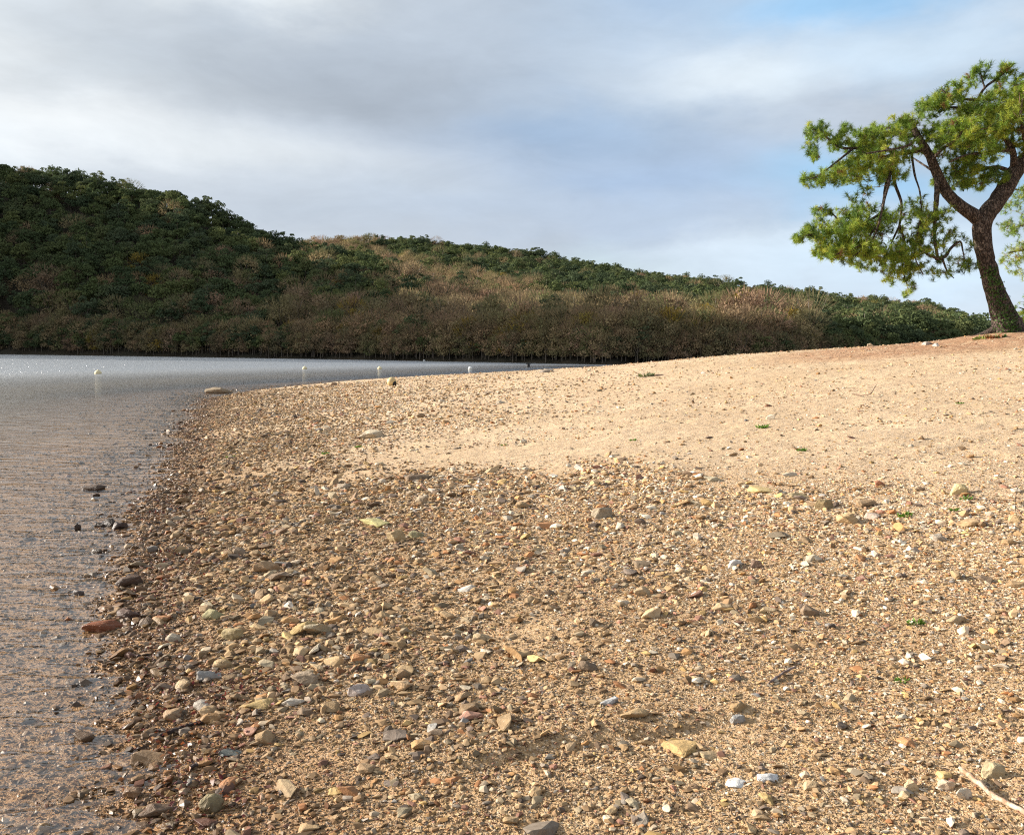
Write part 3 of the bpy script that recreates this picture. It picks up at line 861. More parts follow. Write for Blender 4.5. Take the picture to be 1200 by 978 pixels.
# ivy climbing the foot of the trunk
n = 520
axis_px = np.array([(1180, 390), (1170, 352), (1162, 330), (1156, 305)], float)
u = rng.random(n) ** 1.5
yy = 391 - u * 78
cx = np.interp(-yy, -axis_px[:, 1], axis_px[:, 0]); rw = np.interp(yy, [305, 352, 391], [10.2, 12.4, 18.5])
ang = rng.normal(-.25, .45, n) - u * .1
cc = pt(cx, yy, np.full(n, 22.0))
R = rw * 22 / F
nn = np.stack([np.sin(ang), -np.cos(ang), 0 * ang], 1)
cc = cc + nn * (R * rng.uniform(1.0, 1.12, n))[:, None]
col = np.array([.05, .10, .02]) * rng.uniform(.6, 1.9, (n, 1)) * np.array([1, 1, 1])
v_, f_, c_ = leaf_quads(cc, nn + .7 * rng.normal(size=(n, 3)), rng.uniform(.02, .04, n), col)
obj_np('ivy', to_local(v_, t1o), f_, m_leaf, t1o, color=c_)

# second pine whose drooping crown edges into the picture
t2 = Tree(28.0)
t2.limb([(1272, 402), (1266, 360), (1258, 310), (1262, 250), (1270, 200), (1264, 150)], [15, 12, 10, 8, 6, 4], 0, 14, .03)
for pts_, a, b_ in [
    ([(1262, 250), (1238, 232, .2), (1212, 225, .3), (1190, 222, .3)], 3.4, 1), ([(1262, 262), (1235, 262, -.4), (1208, 262, -.4), (1184, 268, -.4)], 3, .8),
    ([(1259, 290), (1230, 288, -.2), (1205, 292, .1), (1182, 296, .1)], 3, .8), ([(1262, 240), (1290, 225), (1330, 230)], 3.5, 1),
    ([(1268, 205), (1240, 190, .3), (1220, 180, .3)], 3, 1), ([(1268, 205), (1300, 180), (1320, 165)], 3, 1), ([(1259, 290), (1300, 280), (1340, 290)], 3, 1)]:
    t2.limb(pts_, a, b_, 6, .05)
BL2 = [(1196, 222, 16, 13, .3, .8, 80, .6), (1190, 240, 14, 10, 0, .8, 50, .6), (1192, 262, 18, 9, -.4, .9, 80, .5), (1188, 270, 14, 6, -.4, .7, 40, .4),
       (1196, 296, 20, 14, 0, .9, 110, .9), (1184, 306, 9, 10, 0, .5, 34, .9), (1192, 320, 8, 9, 0, .4, 22, .9),
       (1225, 235, 28, 20, 0, 1.4, 160, .6), (1225, 285, 26, 20, 0, 1.4, 160, .6), (1300, 235, 40, 20, 0, 1.5, 200, .6), (1240, 185, 30, 20, .3, 1.4, 150, .6),
       (1310, 175, 34, 22, 0, 1.5, 180, .6), (1330, 290, 34, 16, 0, 1.5, 120, .6), (1268, 150, 24, 16, 0, 1.2, 100, .6)]
V, Fq, C = t2.foliage(BL2, 26, 1.1)
b2 = pt(1272, 398, 28.0); b2[2] = float(Hb(b2[0], b2[1])) - .1
t2o = empty('pine_tree', b2, 'pine behind the forked one, only its drooping green branch tips showing', 'pine tree')
tv, tf = cat(t2.tubes)
tv2, tf2 = tube_np(np.array([b2 + [0, 0, -.3], pt(1271, 395, 28.0), pt(1268, 372, 28.0)]), [.46, .40, .34], 14)
tv, tf = cat([(tv, tf), (tv2, tf2)])
obj_np('trunk', to_local(tv, t2o), tf, m_bark, t2o, smooth=True)
wv, wf = cat(t2.twigs); obj_np('twigs', to_local(wv, t2o), wf, m_twig, t2o)
obj_np('crown', to_local(V, t2o), Fq, m_needle, t2o, color=C)

# young pine at the picture edge
t3 = Tree(30.0)
t3.limb([(1212, 392), (1212, 372), (1213, 345)], 2.5, 1, 6)
for q in [(1196, 372), (1194, 360), (1200, 350), (1230, 365), (1228, 350)]:
    t3.limb([(1212, (q[1] + 385) / 2), ((1212 + q[0]) / 2, q[1] + 4, .2), q], 1.2, .5, 5)
V, Fq, C = t3.foliage([(1204, 362, 13, 12, 0, .7, 120, .5), (1208, 377, 14, 9, 0, .7, 90, .4), (1212, 346, 9, 10, 0, .5, 60, .6), (1226, 366, 14, 16, 0, .7, 120, .5)], 24, 1.0, .14)
b3 = pt(1212, 392, 30.0); b3[2] = float(Hb(b3[0], b3[1])) - .05
t3o = empty('young_pine', b3, 'small bushy young pine at the picture edge behind the trunk', 'young pine')
tv, tf = cat(t3.tubes + t3.twigs + [tube_np(np.array([b3, pt(1212, 388, 30.0)]), [.08, .07], 6)])
obj_np('trunk', to_local(tv, t3o), tf, m_bark, t3o)
obj_np('crown', to_local(V, t3o), Fq, m_needle, t3o, color=C)

# ------------------------------------------------------------------ stones
def hull_variant(npts, flat):
    bm = bmesh.new()
    for _ in range(npts):
        d = Vector((random.gauss(0, 1), random.gauss(0, 1), random.gauss(0, 1))).normalized()
        p = Vector((d.x, d.y * .75, d.z * flat)) * random.uniform(.85, 1)
        bm.verts.new(p)
    bmesh.ops.convex_hull(bm, input=bm.verts)
    bmesh.ops.triangulate(bm, faces=bm.faces)
    for v in [v for v in bm.verts if not v.link_faces]: bm.verts.remove(v)
    bm.verts.index_update()
    V = np.array([v.co[:] for v in bm.verts]); Fq = np.array([[v.index for v in f.verts] for f in bm.faces]); bm.free()
    return V, Fq


small_var = [hull_variant(random.randint(7, 10), random.uniform(.45, .75)) for _ in range(24)]
mid_var = [hull_variant(random.randint(12, 18), random.uniform(.35, .7)) for _ in range(24)]


def rock_mesh(npts, flat, seed, rough=.07, blocky=0.0, cuts=2):
    random.seed(seed)
    bm = bmesh.new()
    for _ in range(npts):
        d = Vector((random.gauss(0, 1), random.gauss(0, 1), random.gauss(0, 1))).normalized()
        if blocky:
            m = max(abs(d.x), abs(d.y), abs(d.z)); d = d.lerp(d / m, blocky)
        bm.verts.new(Vector((d.x, d.y * .72, d.z * flat)) * random.uniform(.82, 1))
    r = bmesh.ops.convex_hull(bm, input=bm.verts)
    for v in [v for v in bm.verts if not v.link_faces]: bm.verts.remove(v)
    bmesh.ops.dissolve_limit(bm, angle_limit=.2, verts=bm.verts, edges=bm.edges)
    bmesh.ops.bevel(bm, geom=list(bm.edges), offset=.05, segments=1, affect='EDGES', profile=.5)
    bmesh.ops.triangulate(bm, faces=bm.faces)
    for _ in range(cuts):
        bmesh.ops.subdivide_edges(bm, edges=bm.edges, cuts=1, use_grid_fill=True)
        bmesh.ops.triangulate(bm, faces=[f for f in bm.faces if len(f.verts) > 4])
    for v in bm.verts:
        o = v.co * 1.9 + Vector((seed, 0, 0)); d = v.co.normalized()
        v.co += d * (mnoise.noise(o) * rough * 1.4 + mnoise.noise(o * 3.3) * rough * .7 + mnoise.noise(o * 8) * rough * .3)
    me = bpy.data.meshes.new('stone'); bm.to_mesh(me); bm.free()
    for p in me.polygons: p.use_smooth = False
    me.materials.append(m_stone)
    return me


def dens(X, Y):
    """(big, small) stoniness of the beach, 0..1"""
    s = X - shore_x(Y)
    nz = fbm(X * .9, Y * .6, 3); nf = fbm(X * 2.5, Y * 1.6, 2)
    Yb = np.interp(X, [-6, -4.3, -1.4, 0, 1.55, 2.6, 3.3, 5, 8], [12, 11.2, 10.1, 9.5, 8.1, 7.1, 6.1, 4.4, 3])
    e = np.clip((Yb - Y + 2.2 * nz + .9 * nf) / 2.8 + .42, 0, 1)
    e = e ** 1.3
    inland = np.interp(Y, [0, 2.8, 3.6, 5, 8, 11], [.7, .9, 1.9, 3.2, 4.6, 5.0])
    a = np.exp(-(np.clip(s - .2, 0, None) / inland) ** 2)
    floor_ = np.interp(Y, [2, 4, 6, 9], [.20, .26, .30, .45])
    rim = np.exp(-((Yb - Y - 1.0) / .9) ** 2) * .35
    big = e * np.clip(np.maximum(a * np.interp(Y, [2, 3.4, 4.2], [.45, .6, 1]), floor_ + rim) * (1 + .8 * nz + .5 * nf), 0, 1.3)
    # far shingle beside the water beyond the sand strip
    far = np.exp(-(np.clip(s - .3, 0, None) / np.interp(Y, [11, 14, 22, 30, 40], [1.2, 3.6, 6.0, 5.5, 2.0])) ** 2) * np.interp(Y, [11, 12.4, 28, 36, 50], [.25, .95, .8, .25, .05])
    far = far * (1 + .7 * nz) * (1 - e)
    edge = np.exp(-(s / .5) ** 2) * .7 * (Y < 14)
    big = np.maximum.reduce([big, far, edge])
    upper = .07 * (1 - e) * np.clip(1 + 3.2 * fbm(X * .45, Y * 1.3, 3), 0, 4)
    big = np.maximum(big, upper * .35)
    small = np.clip(e * .85 * (1 + .5 * nf + .5 * nz) + big * .6 + upper, 0, 1.4)
    gap = np.exp(-(((X + .72) / .36) ** 2 + ((Y - 3.3) / .5) ** 2))
    return big * (1 - .9 * gap), small * (1 - .5 * gap)


ST = []   # x,y,radius
classes = [(.0035, .006, 1.9, 5.6, 8500, 0), (.006, .011, 1.9, 9.0, 3600, 0), (.011, .02, 1.9, 15, 850, 1), (.02, .036, 2.0, 32, 330, 2), (.036, .065, 2.2, 42, 40, 2), (.065, .10, 2.6, 60, 1.6, 2)]
for (ra, rb, ya, yb, dn, big) in classes:
    wmax = .66
    A = .5 * (yb ** 2 - ya ** 2) * 2 * wmax
    n = int(A * dn * 1.0)
    y = np.sqrt(rng.uniform(ya ** 2, yb ** 2, n)); x = y * rng.uniform(-wmax, wmax, n)
    bb, ss = dens(x, y)
    dd = ss if big == 0 else (bb * .6 + ss * .4 if big == 1 else bb)
    s = x - shore_x(y)
    if ra > .03: dd = dd * np.where((y < 3.5) & (s > .8), .25, 1) * (1 - np.clip((s - 2.0) / 1.5, 0, 1) * np.interp(y, [2, 5.5, 8], [.72, .55, 0])) * np.where(y > 12, .6, 1)
    if .015 < ra < .03: dd = dd * (1 - .5 * np.clip((s - 2.0) / 1.8, 0, 1) * (y < 7.5))
    under = s < 0
    dd = np.where(under, np.exp(s / ((.12 + .035 * y) if ra > .015 else (.7 + .05 * y))) * (.25 if ra > .015 else .55), dd)
    if rb < .012: dd = dd * np.clip((yb - y) / 2.0, 0, 1)
    k = (rng.random(n) < dd) & (s > -3.5)
    k &= (np.hypot(x - TREE[0], y - TREE[1]) > .7)
    r = ra * (rb / ra) ** rng.random(n)
    ST.append(np.stack([x[k], y[k], r[k], np.full(k.sum(), big)], 1))
ST = np.concatenate(ST)
zz = Hb(ST[:, 0], ST[:, 1])
ppx, ppy, ppz = proj(np.stack([ST[:, 0], ST[:, 1], zz], 1))
ssz = ST[:, 2] / ppz * F
infr = (ppx > 5) & (ppx < 1195) & (ppy < 975) & (ppy > 300)
print('STONES', len(ST), 'frame', infr.sum())
rank = np.argsort(-np.where(infr, ssz, 0))
IND = rank[:215]
mask = np.ones(len(ST), bool); mask[IND] = False
S2 = ST[mask]; Z2 = zz[mask]
n = len(S2)
pc = rng.choice(len(PAL), n, p=PALW)
# paler mixed gravel to the right, darker browns toward the water
colr = PAL[pc] * rng.uniform(.5, 1.42, (n, 1))
s_ = S2[:, 0] - shore_x(S2[:, 1])
lightf = np.clip((s_ - 1.5) / 3, 0, 1)[:, None]
colr = colr * (.74 + .36 * lightf) * np.array([1.04, .98, .93])
pale = (rng.random(n) < .20 * lightf[:, 0])[:, None]
colr = np.where(pale, np.array([.66, .56, .42]) * rng.uniform(.75, 1.15, (n, 1)), colr)
flatz = rng.uniform(.5, 1.0, n)
scl = np.stack([S2[:, 2] * rng.uniform(.9, 1.35, n), S2[:, 2] * rng.uniform(.8, 1.2, n), S2[:, 2] * flatz], 1)
rot = rotz(rng.uniform(0, 6.283, n)) @ rotx(rng.normal(0, .33, n)) @ rotz(rng.uniform(0, 6.283, n))
pos = np.stack([S2[:, 0], S2[:, 1], Z2 + S2[:, 2] * flatz * .28], 1)
smallm = S2[:, 2] < .013
for msk, vs, nm, lab in ((smallm, small_var, 'gravel', 'fine mixed brown and pale gravel covering the beach'),
                         (~smallm, mid_var, 'pebbles', 'angular brown and ochre pebbles strewn over the beach')):
    V, Fq, C, _ = scatter_merge(vs, pos[msk], rot[msk], scl[msk], colr[msk])
    tag(obj_np(nm, V, Fq, m_pebble, color=C), lab, 'gravel' if nm == 'gravel' else 'pebbles', kind='stuff')

# landmark stones: px, py(base centre), width px, height px, colour, flatness, label, category
TAN = (.48, .36, .21); OCH = (.50, .33, .12); BRN = (.27, .17, .10); DRK = (.10, .08, .065); GRY = (.33, .315, .29); WHT = (.66, .62, .55); RUST = (.34, .12, .045)
LM = [
    (257, 463, 34, 9, (.30, .23, .15), 'low brown boulder at the waterline where the far shingle begins', .3),
    (440, 515, 38, 13, (.50, .42, .30), 'long pale slab lying alone on the sand, dark on one end', .5),
    (640, 437, 22, 5, (.30, .25, .2), 'flat dark grey rock on the distant edge of the sand by the water', .2),
    (109, 578, 36, 9, (.16, .12, .09), 'long dark rock standing out of the shallow water, furthest out', .4),
    (122, 741, 50, 17, RUST, 'rust-orange rock at the water edge, dark on one side', .5),
    (150, 728, 32, 16, (.13, .08, .06), 'dark brown wet rock touching the rust-orange one', .4),
    (152, 690, 32, 17, (.13, .085, .06), 'dark wet rock at the waterline above the rust-orange rock', .4),
    (118, 619, 14, 7, DRK, 'small black wet stone, outermost of the cluster in the shallows', .5),
    (128, 619, 18, 11, DRK, 'round black wet stone, tallest in the cluster in the shallows', .5),
    (140, 622, 18, 10, (.12, .09, .08), 'black wet stone at the shoreward end of the cluster in the shallows', .5),
    (91, 624, 8, 8, DRK, 'tiny black stone poking alone from the shallows beside the black cluster', .5),
    (114, 651, 14, 8, (.14, .12, .1), 'small dark stone in the shallows below the black cluster', .5),
    (92, 699, 14, 9, (.16, .14, .14), 'small grey stone with a white glint in the shallows', .5),
    (125, 716, 26, 9, (.36, .22, .11), 'flat ochre wet stone just above the rust-orange rock', .3),
    (464, 639, 28, 19, (.45, .34, .19), 'blocky tan stone standing up from the gravel', .6),
    (487, 632, 24, 11, (.36, .32, .18), 'squarish olive stone beside the blocky tan one', .6),
    (314, 674, 40, 17, (.34, .22, .12), 'large smooth brown stone with a shaded flank', .4),
    (706, 610, 28, 17, (.36, .29, .2), 'rounded grey-brown stone in the middle of the gravel', .5),
    (246, 799, 32, 16, GRY, 'faceted grey slate stone among red leaves', .6),
    (1123, 582, 24, 14, (.60, .47, .24), 'yellowish block on the sand with green weed at its foot', .6),
    (860, 667, 24, 12, WHT, 'whitish flat stone in the middle of the gravel', .4),
    (886, 668, 14, 12, (.20, .13, .09), 'dark upright stone next to the whitish flat one', .5),
    (357, 805, 42, 20, (.33, .25, .17), 'lumpy brown stone lying among pebbles left of centre', .5),
    (421, 818, 30, 17, (.44, .37, .33), 'pinkish grey stone below the lumpy brown one', .5),
    (797, 882, 54, 13, (.50, .34, .15), 'long ochre slab lying flat in the foreground gravel', .3),
    (832, 888, 30, 9, (.44, .32, .18), 'thin tan slab just beside the long ochre slab', .3),
    (862, 921, 28, 8, (.70, .68, .64), 'flat white stone, the smaller of the white pair', .3),
    (901, 917, 34, 12, (.66, .65, .63), 'bluish white stone, the larger of the white pair', .4),
    (714, 828, 28, 15, (.50, .50, .49), 'grey-white rough stone in the foreground gravel', .6),
    (866, 834, 24, 12, (.36, .24, .12), 'brown angular stone leaning on a grey one', .5),
    (864, 848, 20, 11, GRY, 'grey stone under the leaning brown one', .5),
    (1129, 940, 24, 15, (.66, .56, .42), 'cream block beside the end of the driftwood branch', .6),
    (1108, 928, 18, 14, (.50, .38, .27), 'tan stone just left of the cream block by the branch', .6),
    (1162, 914, 26, 22, (.50, .40, .24), 'broad tan stone just above the driftwood branch', .5),
    (402, 574, 26, 9, (.34, .27, .19), 'dull flat stone at the top edge of the stony ground', .3),
    (752, 664, 36, 9, (.22, .16, .10), 'long dark flat stone in the middle of the gravel', .3),
    (492, 563, 42, 7, (.24, .17, .11), 'thin dark slab along the upper edge of the stony ground', .3),
    (562, 564, 20, 6, (.22, .16, .11), 'short dark slab near the thin long one', .3),
    (247, 955, 32, 24, (.27, .22, .12), 'mossy olive stone propped on a dark red one near the bottom', .5),
    (240, 972, 36, 14, (.17, .08, .05), 'dark red-brown stone under the mossy olive one', .4),
    (158, 937, 26, 15, (.42, .29, .18), 'tan stone alone on wet sand near the lower waterline', .5),
    (270, 886, 32, 9, (.15, .18, .18), 'dark blue-grey slate on the bare sand patch', .4),
    (302, 830, 46, 14, (.42, .30, .13), 'flat ochre stone with sandy edge among red leaves', .2),
    (835, 565, 28, 8, (.50, .42, .28), 'pale tan stone where sand meets the far gravel', .4),
    (966, 599, 26, 14, (.34, .25, .13), 'tilted brown stone on the far gravel at the right', .5),
    (891, 578, 38, 10, (.58, .43, .20), 'half-buried flat yellow stone where sand meets gravel', .15),
    (438, 617, 56, 8, (.40, .36, .16), 'wide olive-yellow flat stone, half buried', .12),
    (934, 585, 26, 9, (.46, .36, .2), 'tan stone beside the tilted brown one', .4),
    (1021, 608, 26, 8, (.48, .38, .3), 'small pinkish stone near the green weed on the right gravel', .3),
    (912, 630, 30, 8, (.26, .2, .13), 'narrow dark stone angled across the right-hand gravel', .3),
    (344, 828, 28, 12, (.5, .44, .36), 'pale curved stone beside the flat ochre one', .4),
    (253, 727, 34, 15, (.36, .32, .17), 'smooth olive green stone left of the leaf drift', .5),
    (272, 752, 30, 18, (.38, .30, .16), 'humped olive-tan stone below the smooth olive one', .5),
    (262, 785, 26, 14, (.46, .33, .18), 'angular tan block just above the faceted grey slate', .6),
    (391, 453, 12, 5, (.25, .17, .11), 'tiny dark stone on the far sand by the water', .4),
    (1020, 406, 9, 4, (.62, .5, .36), 'small pale stone on the crest of the beach', .5),
    (1086, 405, 14, 4, (.5, .42, .36), 'pale stone among needle litter near the tree, on the crest', .4),
    (1096, 407, 12, 4, (.5, .46, .42), 'greyish stone among needle litter near the tree, just below the crest', .4),
    (1120, 731, 24, 10, (.40, .29, .17), 'brown stone with shadow on the right-hand gravel', .5),
    (496, 592, 24, 12, (.36, .28, .19), 'grey-brown upright stone behind the blocky tan one', .5),
]


def mkstone(me, p, w, h, col, yaw_, tilt=.0, depth=None, name='stone'):
    o = bpy.data.objects.new(name, me); link(o)
    o.location = [float(v) for v in p]
    o.rotation_euler = (tilt, random.uniform(-.12, .12), yaw_)
    o.scale = (w / 2, (depth or w * .75) / 2 / .72, h / 2)
    o.color = (*[float(c) for c in col], 1)
    return o


LMP = []
for k, (x, y, wpx, hpx, col, lab, fl) in enumerate(LM):
    p = ground_pt(x, y - hpx * .25)
    dist = math.hypot(p[0], p[1]); dd = np.linalg.norm(p - CP)
    w = wpx * dd / F; vis_h = hpx * dd / F
    depth = w * (.55 if fl > .35 else .8)
    el = (CAMZ - p[2]) / dd
    # visible height = h*cos(el) + depth*sin(el)
    h = max(vis_h - depth * el * .7, w * .16)
    me = rock_mesh(random.Random(k).randint(14, 26), 1.0, 40 + k, .06, .35 if fl >= .5 else .1)
    random.seed(500 + k)
    o = mkstone(me, (p[0], p[1], max(p[2], -.01) + h * .16), w, h * 1.5, col, random.uniform(-.35, .35), 0, depth)
    tag(o, lab, 'stone'); LMP.append((p[0], p[1], w))

gm_ = [rock_mesh(random.Random(900 + k).randint(10, 20), random.Random(k).uniform(.45, .8), 700 + k, .06, .2 if k % 2 else 0, 1) for k in range(16)]
random.seed(77)
pcI = rng.choice(len(PAL), len(IND), p=PALW)
for q, i in enumerate(IND):
    x, y, r, _ = ST[i]
    if any((x - a) ** 2 + (y - b_) ** 2 < ((r + w * .5) ** 2) for a, b_, w in LMP): continue
    s = x - shore_x(y)
    col = np.clip(PAL[pcI[q]] * random.uniform(.8, 1.2), 0, .75)
    o = bpy.data.objects.new('stone', gm_[q % 16]); link(o)
    fz = random.uniform(.6, 1.0)
    o.location = (x, y, float(zz[i]) + r * fz * .22); o.rotation_euler = (random.gauss(0, .12), random.gauss(0, .12), random.uniform(0, 6.28))
    o.scale = (r * random.uniform(1, 1.35), r, r * fz); o.color = (*[float(c) for c in col], 1)
    if s < .05: tag(o, 'small wet dark stone breaking the surface of the shallow water', 'stone', 'stones in the shallows')
    elif y > 13: tag(o, 'small stone on the more distant beach beyond the bare sand strip', 'stone', 'stones of the far shingle')
    elif s < 2.4: tag(o, 'hand-sized brown stone in the dense stony strip along the waterline', 'stone', 'stones along the waterline')
    else: tag(o, 'hand-sized angular stone scattered on the gravel away from the water', 'stone', 'stones scattered over the gravel')

# ------------------------------------------------------------------ fallen leaves, twigs, weeds
LP = []
for (x, y, rx, ry, n) in [(262, 808, 60, 22, 90), (215, 585, 30, 12, 60), (190, 600, 22, 8, 70), (200, 648, 30, 8, 60), (235, 690, 30, 16, 60), (262, 862, 40, 50, 90), (300, 800, 50, 24, 60),
                          (200, 720, 30, 30, 60), (250, 478, 16, 8, 40), (235, 925, 60, 40, 120), (230, 515, 20, 20, 40), (330, 640, 120, 60, 60), (180, 760, 30, 90, 120), (215, 660, 50, 60, 120), (205, 880, 40, 60, 90), (230, 540, 30, 40, 80)]:
    for _ in range(n):
        a = random.gauss(x, rx * .6); b_ = random.gauss(y, ry * .6)
        if b_ > 976 or b_ < 460: continue
        LP.append((a, b_))
LP = np.array(LP); d = ray(LP[:, 0], LP[:, 1]); t = (CAMZ - .05) / -d[:, 2]; Q = CP + d * t[:, None]
Q = Q[Q[:, 0] > shore_x(Q[:, 1]) - .1]; n = len(Q); Q[:, 2] = np.maximum(Hb(Q[:, 0], Q[:, 1]), 0) + .012 + rng.uniform(0, .012, n)
pal = np.array([(.20, .04, .03), (.26, .08, .03), (.14, .035, .035), (.34, .14, .05), (.13, .06, .045), (.16, .07, .05), (.10, .05, .045), (.30, .20, .10)])
col = pal[rng.integers(0, len(pal), n)] * rng.uniform(.7, 1.2, (n, 1))
v_, f_, c_ = leaf_quads(Q, np.array([0, 0, 1.0]) + .45 * rng.normal(size=(n, 3)), rng.uniform(.006, .015, n), col, .3)
tag(obj_np('fallen_leaves', v_, f_, m_leaf, color=c_), 'red and orange leaf litter washed up along the waterline', 'leaf litter', kind='stuff')

# needles and bits of twig littering the sand
n = 9000
y = np.concatenate([rng.uniform(12, 30, n // 2), rng.normal(20.5, 1.8, n // 2)]); x = np.concatenate([y[:n // 2] * rng.uniform(-.1, .62, n // 2), rng.normal(9.5, 2.2, n // 2)])
k = (x > shore_x(y) + 2); x = x[k]; y = y[k]; n = len(x)
P0 = np.stack([x, y, Hb(x, y) + .008], 1); a = rng.uniform(0, 6.283, n); ln = rng.uniform(.03, .09, (n, 1))
D = np.stack([np.cos(a), np.sin(a), rng.uniform(0, .25, n)], 1); S = np.stack([-np.sin(a), np.cos(a), 0 * a], 1) * rng.uniform(.0025, .006, (n, 1))
V = np.stack([P0 - D * ln - S, P0 - D * ln + S, P0 + D * ln + np.array([0, 0, .006])], 1).reshape(-1, 3)
col = np.repeat(np.array([.24, .11, .055]) * rng.uniform(.5, 1.6, (n, 1)), 3, 0)
tag(obj_np('needle_litter', V, np.arange(3 * n).reshape(-1, 3), m_leaf, color=col), 'brown pine-needle litter scattered over the upper sand', 'needle litter', kind='stuff')


def weed(px_, py_, wpx, label, name='weed_tuft', cat_='weed', group=None, c0=(.10, .19, .02)):
    p = ground_pt(px_, py_); dd = np.linalg.norm(p - CP); R = wpx * dd / F / 2
    n = 46; a = rng.uniform(0, 6.283, n); q = np.sqrt(rng.random(n)) * R * .8
    B0 = np.stack([np.cos(a) * q, np.sin(a) * q * .8, 0 * a], 1)
    D = np.stack([np.cos(a) * .6, np.sin(a) * .6, .25 + rng.random(n) * .5], 1) * R * rng.uniform(.35, .8, (n, 1))
    S = np.cross(D, rng.normal(size=(n, 3))); S = S / np.linalg.norm(S, axis=1)[:, None] * R * .11
    V = np.stack([B0 - S * .6, B0 + S * .6, B0 + D * .6 + S, B0 + D, B0 + D * .6 - S], 1).reshape(-1, 3)
    f = np.arange(5 * n).reshape(n, 5)
    V[:, 2] += [float(Hb(p[0] + v[0], p[1] + v[1]) - p[2]) for v in V]
    col = np.repeat(np.array(c0) * rng.uniform(.7, 1.5, (n, 1)), 5, 0)
    o = obj_np(name, V, f, m_leaf, color=col); o.location = p; tag(o, label, cat_, group)


for a in [(893, 501, 16, 'bright green weed tuft on the upper sand'), (940, 528, 12, 'small green weed just below the larger tuft on the sand'),
          (1132, 585, 14, 'green weed growing against the yellowish block'), (1118, 598, 12, 'green weed on the gravel just below the yellowish block'),
          (1061, 605, 16, 'bright green weed beside a small pinkish stone'), (1073, 731, 18, 'green weed in the pale gravel on the right'),
          (1056, 799, 15, 'lower green weed in the pale foreground gravel'), (420, 524, 9, 'tiny green weed beside the long pale slab'),
          (382, 532, 10, 'tiny green weed a step left of the long pale slab'), (270, 536, 10, 'green weed on the far shingle near the water'),
          (590, 522, 8, 'tiny green weed in the middle of the sand strip'), (742, 516, 9, 'tiny green weed on the sand strip right of centre'),
          (272, 914, 12, 'little green sprig among red leaves near the bottom'), (1125, 473, 8, 'tiny green weed highest on the right-hand sand')]:
    weed(*a)

# clod of weed with driftwood on the far sand
p = ground_pt(765, 440)
weed(758, 441, 20, 'flattened dull green plant clump on the far sand', 'plant_clump', 'plant', None, (.12, .13, .05))
o = mkstone(rock_mesh(16, .8, 931, .12), ground_pt(774, 440), .34, .14, (.14, .08, .05), .3); o.name = 'soil_clod'; tag(o, 'dark clod of roots and soil beside the dull plant clump', 'clod')
# plants at the foot of the pine
for (x, y, wpx, lab, c0) in [(1164, 396, 16, 'reddish dry bracken at the foot of the leaning pine', (.26, .10, .04)), (1150, 397, 16, 'yellow-green grass tuft on the crest left of the pine foot', (.17, .19, .04)),
                             (1172, 395, 13, 'dark green fern close against the pine foot', (.06, .12, .025))]:
    weed(x, y, wpx, lab, 'fern' if 'fern' in lab or 'bracken' in lab else 'grass_tuft', 'plant', None, c0)


def stick(pts_, r, label, col, name='stick', lift=.01, seg=7):
    P_ = []
    for j, q in enumerate(pts_):
        g_ = ground_pt(q[0], q[1]); g_[2] = max(g_[2], 0) + (q[2] if len(q) > 2 else lift); P_.append(g_)
    P_ = np.array(P_)
    tt = np.linspace(0, len(P_) - 1, len(P_) * 5); Q = np.stack([np.interp(tt, range(len(P_)), P_[:, i]) for i in range(3)], 1)
    Q += rng.normal(size=Q.shape) * r * .18
    R = r * np.interp(tt, [0, len(P_) - 1], [1.0, .8]) * (1 + .12 * rng.normal(size=len(tt))); R[0] *= .5; R[-1] *= .5
    V, f = tube_np(Q, R, seg)
    base = Q.mean(0)
    me = mesh_np(name, V - base, f, m_drift, smooth=True)
    bm = bmesh.new(); bm.from_mesh(me); bmesh.ops.holes_fill(bm, edges=[e for e in bm.edges if e.is_boundary], sides=12); bm.to_mesh(me); bm.free()
    o = link(bpy.data.objects.new(name, me)); o.location = base; o.color = (*col, 1); tag(o, label, 'stick')
    return o


stick([(1124, 913, .035), (1140, 924, .03), (1160, 938, .02), (1180, 948, .015), (1204, 958, .012), (1225, 966, .012)], .0085, 'bare pale driftwood branch in the lowest corner of the gravel', (.56, .43, .32), 'driftwood_branch')
stick([(900, 803), (916, 794, .015), (933, 786, .02)], .006, 'grey twig lying on the right foreground gravel', (.25, .21, .2))
stick([(182, 868), (205, 860), (222, 852), (240, 848)], .010, 'black wet stick along the lower waterline', (.05, .035, .03))
stick([(218, 906), (228, 900), (240, 897)], .007, 'short black wet stick on the bare sand patch near the bottom', (.07, .05, .045))
stick([(1000, 462, .01), (1008, 466, .03), (1020, 466, .05), (1027, 460, .12)], .007, 'thin curved twig on the upper sand', (.2, .13, .09), 'twig')
stick([(1190, 600, .005), (1189, 592, .03), (1192, 578, .04), (1196, 570, .01)], .003, 'thin dark twig at the picture edge right of the yellowish block', (.10, .08, .06), 'twig')
stick([(1140, 585), (1160, 588), (1190, 588)], .003, 'fine straight twig running right from the yellowish block', (.14, .1, .07), 'twig')
stick([(672, 806), (676, 800, .02), (678, 797, .03)], .005, 'stub of dark twig standing in the central gravel', (.14, .08, .05), 'twig')

